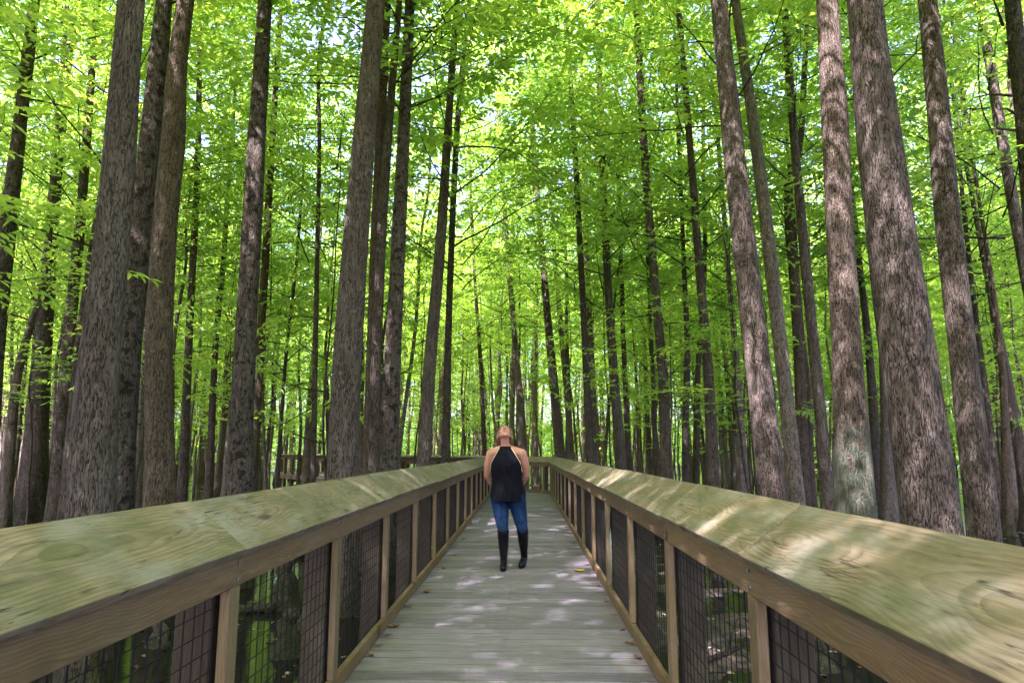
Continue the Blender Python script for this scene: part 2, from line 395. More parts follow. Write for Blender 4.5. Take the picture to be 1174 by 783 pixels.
# ------------------------------------------------------------------ boardwalk
XL, XR = -1.07, .78
CORNER_R = Vector((XR, 22.5, 0)); D2 = Vector((-.56, .828, 0)).normalized(); N2 = Vector((-D2.y, D2.x, 0))  # N2 = to the left of leg two
CORNER_L = Vector((XL, 21.93, 0))
def build_deck():
    root = empty('boardwalk', (0, 0, 0)); tag(root, kind='structure')
    rg = random.Random(4)
    g = Geo()
    y = -3.0; k = 0
    joints = (2.75, 8.9, 15.1)
    while y < 22.4:
        w_ = .139
        dz = rg.uniform(-.0025, .0015); ex = rg.uniform(-.012, .012)
        x1 = .845
        g.box(-1.135 + ex * .5, x1 + ex * .5, y, y + w_, -.036, dz, rg.random())
        for xs_ in (-1.0, -.15, .71):
            for yo in (.035, .104):
                q = [(xs_ + .0045 * math.cos(t_ * 1.0472), y + yo + .0045 * math.sin(t_ * 1.0472), dz + .0012) for t_ in range(6)]
                if y > .8 and True: g.add(q, [(0, 1, 2, 3, 4, 5)], 0, 1)
        y += w_ + rg.uniform(.011, .017)
        for j in joints:
            if y - w_ < j <= y: y += .014
    # leg two: boards square to its run, starting past the corner
    y0 = y
    s = -1.3
    while s < 27:
        a = CORNER_R + D2 * s - N2 * .2; b = CORNER_R + D2 * s + N2 * 2.05
        dz = rg.uniform(-.002, .001) - (.0045 if s < .6 else 0)
        a2 = a + D2 * .139; b2 = b + D2 * .139
        if min(a.y, b.y) > y0 - .05 - 1.1 and s > -.9:
            # clip below the main run: keep only what lies past it
            poly = [a, b, b2, a2]
            out = []
            for i in range(4):
                p, q = poly[i], poly[(i + 1) % 4]
                if p.y >= y0: out.append(p)
                if (p.y - y0) * (q.y - y0) < 0: out.append(p.lerp(q, (y0 - p.y) / (q.y - p.y)))
            if len(out) >= 3:
                n = len(out)
                vs = [(p.x, p.y, dz) for p in out] + [(p.x, p.y, -.036) for p in out]
                fs = [tuple(range(n - 1, -1, -1)), tuple(range(n, 2 * n))] + [(i, (i + 1) % n, n + (i + 1) % n, n + i) for i in range(n)]
                g.add(vs, fs, rg.random())
        s += .139 + .006
    g.obj('decking', [M['deck'], flat_mat('nail', (.03, .026, .024), .6)], root)
    # stringers and piles
    for x in (-1.05, -.15, .76):
        h = Geo(); h.box(-12.7, 12.7, -.04, .04, -.25, -.038); h.obj('stringer', M['joist'], root, loc=(x, 9.7, 0)).rotation_euler = (0, 0, math.pi / 2)
    ang = math.atan2(D2.y, D2.x)
    for n in (-.12, .93, 1.98):
        c = CORNER_R + D2 * 13.3 + N2 * n
        h = Geo(); h.box(-13.2, 13.6, -.04, .04, -.25, -.04); h.obj('stringer', M['joist'], root, loc=(c.x, c.y, 0)).rotation_euler = (0, 0, ang)
    for k in range(9):
        h = Geo(); h.box(-1.15, 1.15, -.045, .045, -.44, -.252); h.obj('cross_beam', M['joist'], root, loc=(-.15, 1.0 + 2.9 * k - 2.9, 0))
    for k in range(1, 9):
        c = CORNER_R + D2 * 2.9 * k + N2 * .93
        h = Geo(); h.box(-1.15, 1.15, -.045, .045, -.44, -.252); h.obj('cross_beam', M['joist'], root, loc=(c.x, c.y, 0)).rotation_euler = (0, 0, ang + math.pi / 2)
build_deck()

def railing(name, label, P0, P1, side, posts, seed, mesh_to=1e9, cap_len=None, ext0=0.0, ext1=0.0):
    """side=+1: the deck lies on the left of the run P0->P1 (local +y), -1: on its right"""
    rg = random.Random(seed)
    P0 = Vector(P0); P1 = Vector(P1)
    d = P1 - P0; Ln = d.length; ang = math.atan2(d.y, d.x)
    root = empty(name, P0, ang); tag(root, label, 'railing')
    sg = side
    def yb(a, b):
        a, b = a * sg, b * sg
        return (min(a, b), max(a, b))
    # cap boards
    til = R(38)
    cuts = [-ext0]
    for i, p in enumerate(posts):
        if p > cuts[-1] + .8 and (cap_len is None or i in cap_len): cuts.append(p)
    cuts = [c for c in cuts if c < Ln - .8] + [Ln + ext1]
    for a, b in zip(cuts[:-1], cuts[1:]):
        hl = (b - a) / 2 - .0025
        g = Geo(); g.box(-hl, hl, -.143, .143, -.019, .019)
        me = bevel_mesh(g.mesh('cap_board', [M['cap']]), .005, 2)
        for p in me.polygons: p.use_smooth = False
        o = link('cap_board', me, root, ((a + b) / 2, -.0944 * sg, 1.066 + rg.uniform(-.004, .004)))
        o.rotation_euler = ((-til + rg.uniform(-.018, .018)) * sg, rg.uniform(-.0025, .0025), rg.uniform(-.0022, .0022))
    # top and bottom rails, two bays to a board
    cuts2 = [-ext0] + [p for i, p in enumerate(posts) if i % 2 == 0 and .8 < p < Ln - .8] + [Ln + ext1]
    for a, b in zip(cuts2[:-1], cuts2[1:]):
        hl = (b - a) / 2 - .0015
        g = Geo(); g.box(-hl, hl, -.019, .019, -.055, .055)
        o = link('top_rail', bevel_mesh(g.mesh('top_rail', [M['beam']]), .004, 1), root, ((a + b) / 2, -.021 * sg + rg.uniform(-.002, .002), .910))
        g = Geo(); g.box(-hl, hl, -.019, .019, -.0445, .0445)
        o = link('bottom_rail', bevel_mesh(g.mesh('bottom_rail', [M['beam']]), .004, 1), root, ((a + b) / 2, -.020 * sg + rg.uniform(-.003, .003), .0475))
    for p in posts:
        if p < -ext0 or p > Ln + ext1 + .05: continue
        g = Geo(); g.box(-.0445, .0445, -.0185, .0185, -.381, .381)
        link('baluster', bevel_mesh(g.mesh('baluster', [M['post']]), .003, 1), root, (p + rg.uniform(-.01, .01), -.0205 * sg, (.0925 + .381)))
        g = Geo(); g.box(-.05, .05, -.066, .066, -1.0, .96)
        link('post', bevel_mesh(g.mesh('post', [M['pile']]), .005, 1), root, (p + rg.uniform(-.015, .0), -.126 * sg, 0))
    if mesh_to > 1e8:
        for p in posts:
            if p < 1.5 or p > Ln: continue
            for dz in (-.028, .03):
                g = Geo(); c_ = Vector((p + rg.uniform(-.006, .006), -.002 * sg, .910 + dz)); g.tube([c_ - Vector((0, .004 * sg, 0)), c_ + Vector((0, .007 * sg, 0))], .0085, 8)
                g.obj('bolt', M['bolt'], root)
    # welded wire between the posts, one panel per bay
    ps = [p for p in posts if -ext0 - .1 <= p <= Ln + ext1 + .1]
    for a, b in zip(ps[:-1], ps[1:]):
        if a > mesh_to: break
        g = Geo(); t = .0019; n = -.0475 * sg
        x = -(b - a) / 2 + .0
        nx = 20; nz = 14
        for i in range(1, nx):
            xx = -(b - a) / 2 + (b - a) * i / nx
            g.box(xx - t, xx + t, n - t, n + t, .012, .96)
        for j in range(nz):
            z = .02 + j * .0705
            g.box(-(b - a) / 2 + .001, (b - a) / 2 - .001, n + t * .9 * sg * -1 - t, n - t * .9 * sg + t, z - t * .6, z + t * .6)
        g.obj('wire_mesh', M['wire'], root, loc=((a + b) / 2, 0, 0))
    return root

Y0 = -1.9
postsY = [2.5 + 1.45 * k - Y0 for k in range(-3, 14)]
capL = {3, 4, 6, 8, 10, 12, 14}
railing('wooden_railing', 'weathered wooden railing with sloped cap on the side of the yellow leaf', (XR, Y0, 0), (XR, 22.5, 0), 1, postsY + [22.45 - Y0], 11, cap_len=capL)
railing('wooden_railing', 'weathered wooden railing with sloped cap opposite the yellow leaf, striped by sun', (XL, Y0, 0), (XL, 21.93, 0), -1, [p + .12 for p in postsY if p < 22.8] + [21.88 - Y0], 12, cap_len={3, 5, 7, 9, 11, 13})
l2 = 26.0
p2 = [.35 + 1.55 * k for k in range(17)]
railing('wooden_railing', 'far wooden railing crossing behind the woman where the walkway bends', CORNER_R, CORNER_R + D2 * l2, 1, p2, 13, mesh_to=4.0)
railing('wooden_railing', 'far shaded railing on the inner side of the bend, running off among trunks', CORNER_L, CORNER_L + D2 * l2, -1, p2, 14, mesh_to=4.0)

# ------------------------------------------------------------------ foliage prototypes
def leaves_arrays(base, direc, nrm, size, var, width=.42):
    """folded pointed leaves, six points each"""
    b = np.asarray(base); d = np.asarray(direc); n = np.asarray(nrm); s = np.asarray(size)[:, None]
    d = d / np.linalg.norm(d, axis=1, keepdims=True)
    side = np.cross(d, n); side /= (np.linalg.norm(side, axis=1, keepdims=True) + 1e-9)
    n = np.cross(side, d)
    wd = s * width * .5
    lift = n * s * .07
    droop = -n * s * .10
    v0 = b; tip = b + d * s + droop
    l1 = b + d * s * .36 - side * wd * .95 + lift; l2 = b + d * s * .72 - side * wd * .72 + lift * .6
    r1 = b + d * s * .36 + side * wd * .95 + lift; r2 = b + d * s * .72 + side * wd * .72 + lift * .6
    V = np.stack([v0, l1, l2, tip, r2, r1], 1).reshape(-1, 3)
    k = np.arange(len(b))[:, None] * 6
    F = np.concatenate([k + np.array([[0, 3, 2, 1]]), k + np.array([[0, 5, 4, 3]])], 0)
    A = np.repeat(np.asarray(var), 6)
    return V, F, A

def crown_mesh(name, seed, z0, z1, rad, n_limb, twig_step=.33, leaf=.13, low=False, open_=1.0, sub=True):
    """a crown round the z axis: limbs, twigs, and leaves set along the twigs"""
    rg = random.Random(seed)
    B, Dr, Nn, Sz, Va = [], [], [], [], []
    wood_ = Geo()
    def twig(p, d, ln):
        d = Vector(d).normalized()
        step = leaf * .42
        n = max(3, int(ln / step))
        q = Vector(p); lat = Vector((-d.y, d.x, 0))
        lat = lat.normalized() if lat.length > .01 else Vector((1, 0, 0))
        tone = rg.random()
        for i in range(n):
            q = q + d * step
            d = (d + Vector((rg.uniform(-.1, .1), rg.uniform(-.1, .1), rg.uniform(-.11, .04)))).normalized()
            s = 1 if i % 2 else -1
            ld = d * rg.uniform(.35, .9) + lat * s * rg.uniform(.5, 1.0) + Vector((0, 0, rg.uniform(-.5, .12)))
            nr = Vector((rg.gauss(0, .38), rg.gauss(0, .38), 1)).normalized()
            B.append(q + ld.normalized() * .012); Dr.append(ld); Nn.append(nr); Sz.append(leaf * rg.uniform(.6, 1.25)); Va.append(min(1, max(0, .65 * tone + .5 * rg.random() - .1)))
        B.append(q); Dr.append(d); Nn.append((rg.gauss(0, .3), rg.gauss(0, .3), 1)); Sz.append(leaf * 1.1); Va.append(tone)
        return q
    def limb(p, d, ln, r, lvl):
        p = Vector(p); d = Vector(d).normalized()
        pts = [p.copy()]; st = .3; n = max(3, int(ln / st)); rs = [r]
        for i in range(n):
            d = (d + Vector((rg.uniform(-.16, .16), rg.uniform(-.16, .16), rg.uniform(-.10, .12)))).normalized()
            p = p + d * (ln / n); pts.append(p.copy()); rs.append(r * (1 - .85 * (i + 1) / n))
            if i >= n * .22 and rg.random() < open_:
                for s in (-1, 1):
                    if rg.random() < st / twig_step * .62:
                        h = Vector((-d.y, d.x, 0)); h = h.normalized() if h.length > .05 else Vector((1, 0, 0))
                        td = d * rg.uniform(.3, .8) + h * s * rg.uniform(.5, 1) + Vector((0, 0, rg.uniform(-.25, .35)))
                        twig(p, td, rg.uniform(.35, .95) * (1.1 - .4 * i / n))
            if lvl == 0 and sub and i >= n * .3 and rg.random() < .30:
                h = Vector((-d.y, d.x, 0)).normalized() * rg.choice((-1, 1))
                limb(p, d * .7 + h * rg.uniform(.5, .9) + Vector((0, 0, rg.uniform(-.1, .4))), ln * rg.uniform(.3, .5), r * .5, 1)
        twig(p, d, rg.uniform(.4, .8))
        wood_.tube(pts, rs, 5 if lvl == 0 else 4, 0, 1, False)
    az = rg.uniform(0, 6.28)
    for k in range(n_limb):
        t = (k + rg.random()) / n_limb
        z = z0 + (z1 - z0) * t
        az += 2.4 + rg.uniform(-.4, .4)
        if low: prof = .55 + .45 * math.sin(math.pi * min(1, .25 + t * .75)); up = rg.uniform(-.05, .5)
        else: prof = (.55 + .75 * math.sin(math.pi * (.2 + .7 * t))) * rg.uniform(.6, 1.1); up = rg.uniform(.1, .8) + .5 * t * t
        limb((0, 0, z), (math.cos(az), math.sin(az), up), rad * prof, .006 + .0045 * rad * (1 - t), 0)
    # leader
    limb((0, 0, z1 - .6), (rg.uniform(-.2, .2), rg.uniform(-.2, .2), 1), max(1.0, rad * .6), .025, 0)
    V, F, A = leaves_arrays(B, Dr, Nn, Sz, Va)
    nv = len(V)
    V = np.concatenate([V, np.asarray(wood_.v, dtype=float)]); A = np.concatenate([A, np.zeros(len(wood_.v))])
    faces = [tuple(f) for f in F.tolist()] + [tuple(i + nv for i in f) for f in wood_.f]
    mi = [0] * len(F) + [1] * len(wood_.f)
    me = mesh_np(name, V, faces, [M['leaf_low'] if low else M['leaf'], M['twig']], False, mi, A)
    return me, len(B)

CROWNS = []      # (mesh, local z of its bottom, height)
nl = 0
for i in range(6):
    me, n_ = crown_mesh('crown', 100 + i, 0.0, 11.0, 2.9 + .25 * (i % 4), 34, .24, .185)
    CROWNS.append(me); nl += n_
LOWS = []
for i in range(5):
    me, n_ = crown_mesh('crown', 200 + i, 0.0, 3.6 + .5 * i, 1.5 + .15 * i, 20 + 3 * i, .27, .14, True, .95)
    LOWS.append(me); nl += n_
print('leaves in prototypes', nl)

# ------------------------------------------------------------------ trunks
def cat_rom(P, t):
    n = len(P) - 1; x = t * n; i = min(int(x), n - 1); u = x - i
    p0 = P[max(i - 1, 0)]; p1 = P[i]; p2 = P[i + 1]; p3 = P[min(i + 2, n)]
    return .5 * ((2 * p1) + (-p0 + p2) * u + (2 * p0 - 5 * p1 + 4 * p2 - p3) * u * u + (-p0 + 3 * p1 - 3 * p2 + p3) * u ** 3)

def trunk_mesh(name, pts, rad, mat, seed, flare=1.0, sides=20, step=.22):
    """pts: control points from the base up (local, base at z = 0)"""
    rg = random.Random(seed)
    C = [np.array([*p, r]) for p, r in zip(pts, rad)]
    H = pts[-1][2]
    n = max(6, int(H / step))
    ph = [rg.uniform(0, 6.28) for _ in range(6)]
    lob = rg.choice((4, 5, 6))
    ts = []
    vs = []
    dense = np.linspace(0, 1, n + 1)
    for t in dense:
        q = cat_rom(C, float(t)); z = q[2]; r = max(q[3], .012)
        fl = flare * math.exp(-max(z, 0) / (.42 + .6 * r)) if z < 4 else 0
        for k in range(sides):
            a = 2 * math.pi * k / sides
            rr = r * (1 + .03 * math.sin(2 * a + ph[0] + z * .25) + .03 * math.sin(3 * a + ph[1] - z * .4))
            rr *= 1 + .07 * mnoise.noise((math.cos(a) * 1.1 + seed, math.sin(a) * 1.1, z * .8))
            rr *= 1 + fl * (1 + .28 * math.sin(lob * a + ph[2]) + .12 * math.sin((lob + 3) * a + ph[3]))
            vs.append((q[0] + rr * math.cos(a), q[1] + rr * math.sin(a), z))
    fs = []
    for i in range(n):
        for k in range(sides):
            k2 = (k + 1) % sides
            fs.append((i * sides + k, i * sides + k2, (i + 1) * sides + k2, (i + 1) * sides + k))
    fs.append(tuple(range(n * sides, (n + 1) * sides)))
    return mesh_np(name, vs, fs, [mat])

def on_walk(x, y, m=.5):
    if XL - .35 - m < x < XR + .35 + m and y < 23.2: return True
    p = Vector((x, y, 0)) - CORNER_R; s = p.dot(D2); t = p.dot(N2)
    return -1.2 < s < 28 and -.35 - m < t < 2.2 + m

rgT = random.Random(77)
PLACED = []
def pixel_tree(spec, Y, mat, label, group=None, flare=.9, crown='hi', H=None, n=0):
    """spec: (px, py, width px) from the top down; the trunk stands in the plane y = Y"""
    pts = [];
    for px, py, wd in spec:
        p = at(px, py, Y); pts.append((p, (.92 if max(q[2] for q in spec) > 27 else .82) * wd * cam_depth(p) / F0 / 2))
    pts.reverse()                                       # base upwards
    (pa, ra), (pb, rb) = pts[0], pts[1]
    gz = min(ground_h(pa.x, Y), GZ + .02) - .12
    dz = pa.z - gz
    if dz > .3:                                         # carry the trunk down to the ground
        sl = (pa - pb) / (pa.z - pb.z)
        base = pa + Vector((sl.x * dz * .7 * -1 * -1 * -1, 0, -dz)) if False else Vector((pa.x - (pb.x - pa.x) / (pb.z - pa.z) * dz * .8, Y, gz))
        pts.insert(0, (base, ra * 1.08))
    (pt, rt), (pu, ru) = pts[-1], pts[-2]
    H = H or rgT.uniform(17, 22)
    if pt.z < H - 1.5:
        slx = (pt.x - pu.x) / max(.5, pt.z - pu.z)
        slx = max(-.22, min(.22, slx)); m_ = 4
        for k in range(1, m_ + 1):
            z = pt.z + (H - pt.z) * k / m_
            pts.append((Vector((pt.x + slx * (z - pt.z) * .75, Y + .02 * k, z)), rt * (1 - .8 * k / m_) + .01))
    b = pts[0][0]
    root = empty('tree', (b.x, Y, b.z)); tag(root, label, 'tree', group)
    loc = [tuple(p - b) for p, r in pts]; rad = [r for p, r in pts]
    # even out the control points
    big = max(rad) > .1
    tm = trunk_mesh('trunk', loc, rad, M[mat], int(b.x * 100) % 997 + n, flare, 28 if big else 14, .16 if big else .25)
    link('trunk', tm, root)
    PLACED.append((b.x, Y))
    def axis_at(z):
        for (p, r), (q, s) in zip(pts[:-1], pts[1:]):
            if p.z <= z <= q.z: return p.lerp(q, (z - p.z) / max(1e-6, q.z - p.z))
        return pts[-1][0]
    if crown == 'hi':
        zc = (max(7.0, H * .42) if Y < 14 else 5.2) + rgT.uniform(-.5, 1.0)
        if Y < 12: zc = max(zc, 8.8)
        me = rgT.choice(CROWNS); sc_ = (H + .5 - zc) / 11.5
        a = axis_at((zc + H) / 2)
        o = link('crown', me, root, (a.x - b.x, a.y - b.y, zc - b.z)); k_ = 1.2 if Y < 14 else 1.05; o.scale = (k_, k_, sc_); o.rotation_euler = (0, 0, rgT.uniform(0, 6.28))
    elif crown == 'low':
        me = rgT.choice(LOWS); zc = rgT.uniform(2.2, 3.2)
        a = axis_at(zc + 2)
        o = link('crown', me, root, (a.x - b.x, a.y - b.y, zc - b.z)); o.scale = (.9, .9, max(.8, (H - zc) / 4.5)); o.rotation_euler = (0, 0, rgT.uniform(0, 6.28))
    return root

G1 = None
HERO = [
 # spec (px, py, w) top -> bottom, distance, bark, label, flare
 ([(40, 0, 13), (33, 60, 15), (20, 170, 17), (5, 300, 20), (-6, 400, 22), (-16, 540, 26)], 13.5, 'bark_spotted', 'grey blotched trunk leaning out past the picture edge behind broad near leaves', .8),
 ([(87, 0, 9), (75, 90, 11), (62, 230, 14), (51, 380, 19), (44, 470, 24), (40, 530, 29)], 21.0, 'bark_mossy', 'tree with a swollen mossy green foot standing in the open mud', 1.0),
 ([(112, 0, 8), (104, 100, 10), (92, 250, 13), (78, 400, 16), (66, 560, 21)], 17.0, 'bark_dark', 'slim dark trunk beside the mossy footed tree, behind the broad furrowed trunk', .6),
 ([(151, 0, 32), (138, 170, 36), (124, 320, 42), (110, 460, 48), (105, 585, 54)], 6.4, 'bark_grey', 'broad grey furrowed trunk closest behind the railing, next to two slimmer leaning trunks', .1),
 ([(150, 40, 8), (118, 220, 12), (96, 370, 16), (86, 480, 19), (78, 580, 21)], 14.5, 'bark_dark', 'narrow trunk half hidden behind the broad grey furrowed trunk', .5),
 ([(188, 0, 18), (175, 130, 23), (160, 280, 27), (147, 420, 29), (138, 570, 32)], 10.6, 'bark_spotted', 'dark spotted trunk leaning between the broad furrowed trunk and the kinked trunk', .5),
 ([(213, 0, 20), (203, 80, 23), (198, 165, 28), (187, 280, 29), (182, 400, 30), (183, 560, 36)], 9.7, 'bark_brown', 'smooth brown trunk with a kink halfway up and a greenish foot', .5),
 ([(229, 0, 6), (227, 180, 8), (217, 380, 10), (210, 540, 13)], 18.5, 'bark_dark', 'thin straight dark trunk just beside the kinked brown trunk', .6),
 ([(262, 210, 6), (256, 300, 7), (247, 400, 8), (240, 560, 11)], 22.0, 'bark_dark', 'thin dark leaning trunk between the kinked trunk and the spotted trunk', .6),
 ([(304, 0, 17), (297, 120, 21), (289, 260, 24), (281, 400, 26), (274, 560, 30)], 11.4, 'bark_spotted', 'black spotted trunk with white sun flecks low on its bark', .5),
 ([(313, 150, 8), (304, 300, 10), (297, 420, 11), (290, 540, 13)], 18.5, 'bark_brown', 'brownish trunk right behind the black spotted trunk', .6),
 ([(378, 0, 4.5), (366, 60, 5), (366, 170, 5.5), (363, 330, 6.5), (359, 550, 8)], 17.0, 'bark_dark', 'very thin crooked stem standing alone before the far railing', .5),
 ([(350, 170, 3), (340, 300, 4), (332, 370, 4.5), (326, 430, 5), (318, 550, 6.5)], 21.0, 'bark_dark', 'thin curving sapling stem beside the lone crooked stem', .4),
 ([(431, 0, 22), (418, 150, 27), (404, 320, 31), (396, 460, 35), (393, 555, 38)], 9.6, 'bark_grey', 'large grey ridged trunk with a bright sun patch, foremost of the tight cluster', .45),
 ([(443, 10, 11), (434, 200, 14), (427, 400, 17), (423, 550, 19)], 13.6, 'bark_brown', 'shaded brown trunk squeezed in the middle of the tight cluster', .5),
 ([(458, 0, 8), (447, 130, 11), (438, 260, 13), (431, 420, 15), (428, 550, 16)], 12.0, 'bark_dark', 'slim dark trunk curving up through the tight cluster', .5),
 ([(470, 0, 14), (461, 190, 18), (452, 380, 22), (444, 550, 27)], 12.6, 'bark_spotted', 'spotted trunk on the walkway side of the tight cluster', .5),
 ([(524, 0, 9), (515, 130, 11), (504, 290, 15), (494, 400, 17), (485, 535, 20)], 15.6, 'bark_grey', 'grey trunk leaning beside the walkway before the bend, thicker of two neighbours', .5),
 ([(537, 10, 6), (524, 150, 8), (515, 350, 9), (511, 535, 13)], 19.3, 'bark_dark', 'slim straight trunk nearest the walkway, thinner of two neighbours', .5),
 ([(575, 190, 5.5), (583, 300, 7), (591, 400, 8.5), (597, 470, 11), (599, 530, 12)], 28.5, 'bark_pale', 'pale leaning trunk standing straight behind the woman', .5),
 ([(604, 60, 5), (613, 180, 7), (624, 320, 9), (634, 430, 12), (643, 535, 15)], 26.0, 'bark_dark', 'straight dark trunk just beyond the corner post of the bend', .5),
 ([(628, 190, 4), (638, 320, 6), (648, 430, 8), (656, 535, 9)], 31.0, 'bark_grey', 'thin grey trunk second behind the corner post', .5),
 ([(650, 30, 6), (660, 190, 8), (666, 300, 8), (671, 400, 9), (677, 535, 12)], 20.0, 'bark_dark', 'slim wavy dark trunk rising high over the far end of the railing', .5),
 ([(667, 0, 6), (671, 240, 8), (677, 400, 9), (684, 535, 10)], 27.0, 'bark_pale', 'pale thin trunk close behind the slim wavy dark one', .5),
 ([(685, 40, 8), (693, 240, 10), (701, 390, 12), (713, 545, 16)], 20.5, 'bark_grey', 'straight grey trunk, stoutest between the slim wavy dark one and the bowed grey one', .5),
 ([(706, 60, 5), (712, 300, 6), (716, 420, 7), (722, 545, 9)], 25.0, 'bark_dark', 'dark thin trunk between the straight stout grey one and the bowed grey one', .5),
 ([(729, 0, 9), (739, 180, 11), (752, 340, 12), (760, 430, 14), (765, 555, 17)], 17.8, 'bark_grey', 'medium grey trunk gently bowed, rising behind the middle of the sloped railing', .5),
 ([(738, 150, 4), (742, 280, 5), (748, 420, 5.5), (752, 545, 7)], 23.0, 'bark_dark', 'thread thin dark stem next to the bowed grey trunk', .4),
 ([(777, 0, 8), (788, 130, 9), (803, 320, 12), (813, 440, 15), (818, 560, 18)], 16.2, 'bark_dark', 'dark trunk bending in an S curve well before the pinkish sunlit trunk', .5),
 ([(807, 60, 4.5), (806, 180, 5), (808, 300, 6), (800, 430, 8), (798, 560, 10)], 23.0, 'bark_brown', 'thin brown stem right behind the S curved dark trunk', .5),
 ([(824, 0, 20), (841, 170, 26), (860, 340, 30), (874, 460, 32), (888, 580, 35)], 10.0, 'bark_grey', 'strong straight grey trunk leaning inward, dappled only near its foot', .4),
 ([(843, 0, 12), (862, 130, 15), (880, 270, 18), (897, 420, 20), (914, 580, 23)], 13.0, 'bark_pale', 'smooth pale trunk washed pinkish by sun, next to the strong grey trunk', .4),
 ([(926, 0, 6), (922, 90, 8), (917, 165, 9), (905, 205, 11), (905, 260, 12), (911, 330, 13), (917, 430, 15), (921, 565, 17)], 18.0, 'bark_brown', 'crooked brown trunk with a sharp bend at half its visible height', .9),
 ([(899, 0, 9), (910, 150, 11), (925, 320, 14), (938, 450, 16), (951, 585, 18)], 14.6, 'bark_grey', 'slender grey trunk between the crooked brown trunk and the green stained trunk', .4),
 ([(948, 0, 25), (957, 150, 31), (965, 300, 34), (972, 420, 36), (982, 590, 50)], 8.8, 'bark_green', 'thick trunk with a pale green lichen stain round its foot', .2),
 ([(991, 0, 40), (1004, 130, 47), (1022, 280, 55), (1043, 430, 60), (1068, 605, 66)], 6.5, 'bark_grey', 'thickest trunk, deeply furrowed and broadly lit by sun patches', .08),
 ([(1003, 0, 6), (1022, 100, 8), (1040, 230, 9), (1058, 370, 10), (1078, 560, 13)], 13.5, 'bark_pale', 'narrow pale trunk edging out from behind the thickest furrowed trunk', .4),
 ([(1063, 0, 21), (1076, 130, 26), (1091, 290, 30), (1106, 420, 32), (1128, 610, 37)], 9.4, 'bark_dark', 'tall brown trunk with light bands of sun, beside the thickest trunk', .1),
 ([(1122, 0, 11), (1138, 90, 13), (1154, 190, 14), (1170, 280, 15), (1196, 420, 18), (1215, 560, 22)], 16.0, 'bark_grey', 'grey trunk slanting out past the picture edge, upper part in view', .4),
 ([(1148, 0, 5), (1158, 100, 6), (1171, 200, 7), (1190, 400, 9), (1205, 560, 11)], 19.0, 'bark_pale', 'bare pale dead tree with short broken twigs', .4),
 ([(1160, 0, 17), (1166, 60, 19), (1174, 130, 20), (1190, 300, 24), (1215, 580, 32)], 12.0, 'bark_dark', 'dark trunk cut by the upper picture corner beside the pale dead tree', .4),
 ([(1094, 120, 4.5), (1104, 230, 5.5), (1117, 350, 6.5), (1130, 450, 8), (1146, 590, 11)], 20.0, 'bark_dark', 'thin dark stem behind the tall sun banded brown trunk', .5),
 ([(1124, 240, 5), (1135, 310, 6), (1147, 400, 8), (1152, 480, 10), (1155, 600, 13)], 18.5, 'bark_brown', 'thin sinuous brown stem beyond the sun banded trunk, lit along one edge', .6),
 ([(1128, 300, 6), (1146, 390, 10), (1160, 460, 12), (1176, 560, 16)], 19.5, 'bark_grey', 'leaning grey trunk with a swollen foot beyond the sun banded trunk', 1.0),
 ([(985, 300, 8), (996, 400, 10), (1002, 480, 12), (1007, 565, 15)], 21.0, 'bark_dark', 'shaded trunk between the green stained trunk and the thickest trunk', .8),
 ([(1003, 200, 9), (1010, 330, 11), (1015, 430, 14), (1019, 570, 19)], 20.0, 'bark_pale', 'sunlit pale trunk with a flared foot just behind the thickest trunk', 1.0),
 ([(836, 320, 7), (843, 400, 9), (848, 480, 11), (851, 545, 16)], 21.0, 'bark_pale', 'light barked trunk with a flared foot, between the S curved and strong grey trunks', 1.2),
 ([(784, 300, 6), (788, 400, 8), (786, 480, 9), (786, 555, 11)], 20.5, 'bark_dark', 'dark upright trunk just before the S curved trunk', .5),
 ([(545, 330, 4.5), (551, 420, 5.5), (556, 530, 7)], 30.0, 'bark_dark', 'thin dark stem seen over the railing beside the woman', .5),
 ([(164, 440, 8), (160, 500, 11), (157, 560, 15)], 21.0, 'bark_pale', 'short view of a pale sunlit trunk with a mossy flared foot behind the spotted one', 1.0),
 ([(75, 30, 6), (58, 250, 8), (48, 330, 8), (20, 430, 11), (8, 560, 15)], 19.0, 'bark_grey', 'pale grey trunk leaning behind the mossy footed tree', .6),
]
for n_, h in enumerate(HERO):
    spec, Y, mat, label, fl = h
    low = max(s[2] for s in spec) < 8 and Y < 24
    snag = 'snag' in label or 'dead tree' in label
    topz = at(spec[0][0], spec[0][1], Y).z
    kw = {}
    if 'dead tree' in label: kw = dict(crown=None, H=12.5)
    elif low: kw = dict(crown='low', H=max(topz + 1, 8.0))
    root = pixel_tree(spec, Y, mat, label, None, fl, n=n_, **kw)
    if 'dead tree' in label:
        rg = random.Random(5)
        for k in range(9):
            p = at(1150 + k * 2.6, 30 + 20 * k, Y) - root.location
            a = rg.uniform(0, 6.28); q = p + Vector((math.cos(a), math.sin(a), rg.uniform(-.1, .5))) * rg.uniform(.4, .9)
            g = Geo(); g.tube([p, p.lerp(q, .5) + Vector((0, 0, .06)), q], [.03, .02, .008], 5); g.obj('branch', M['bark_pale'], root, True)

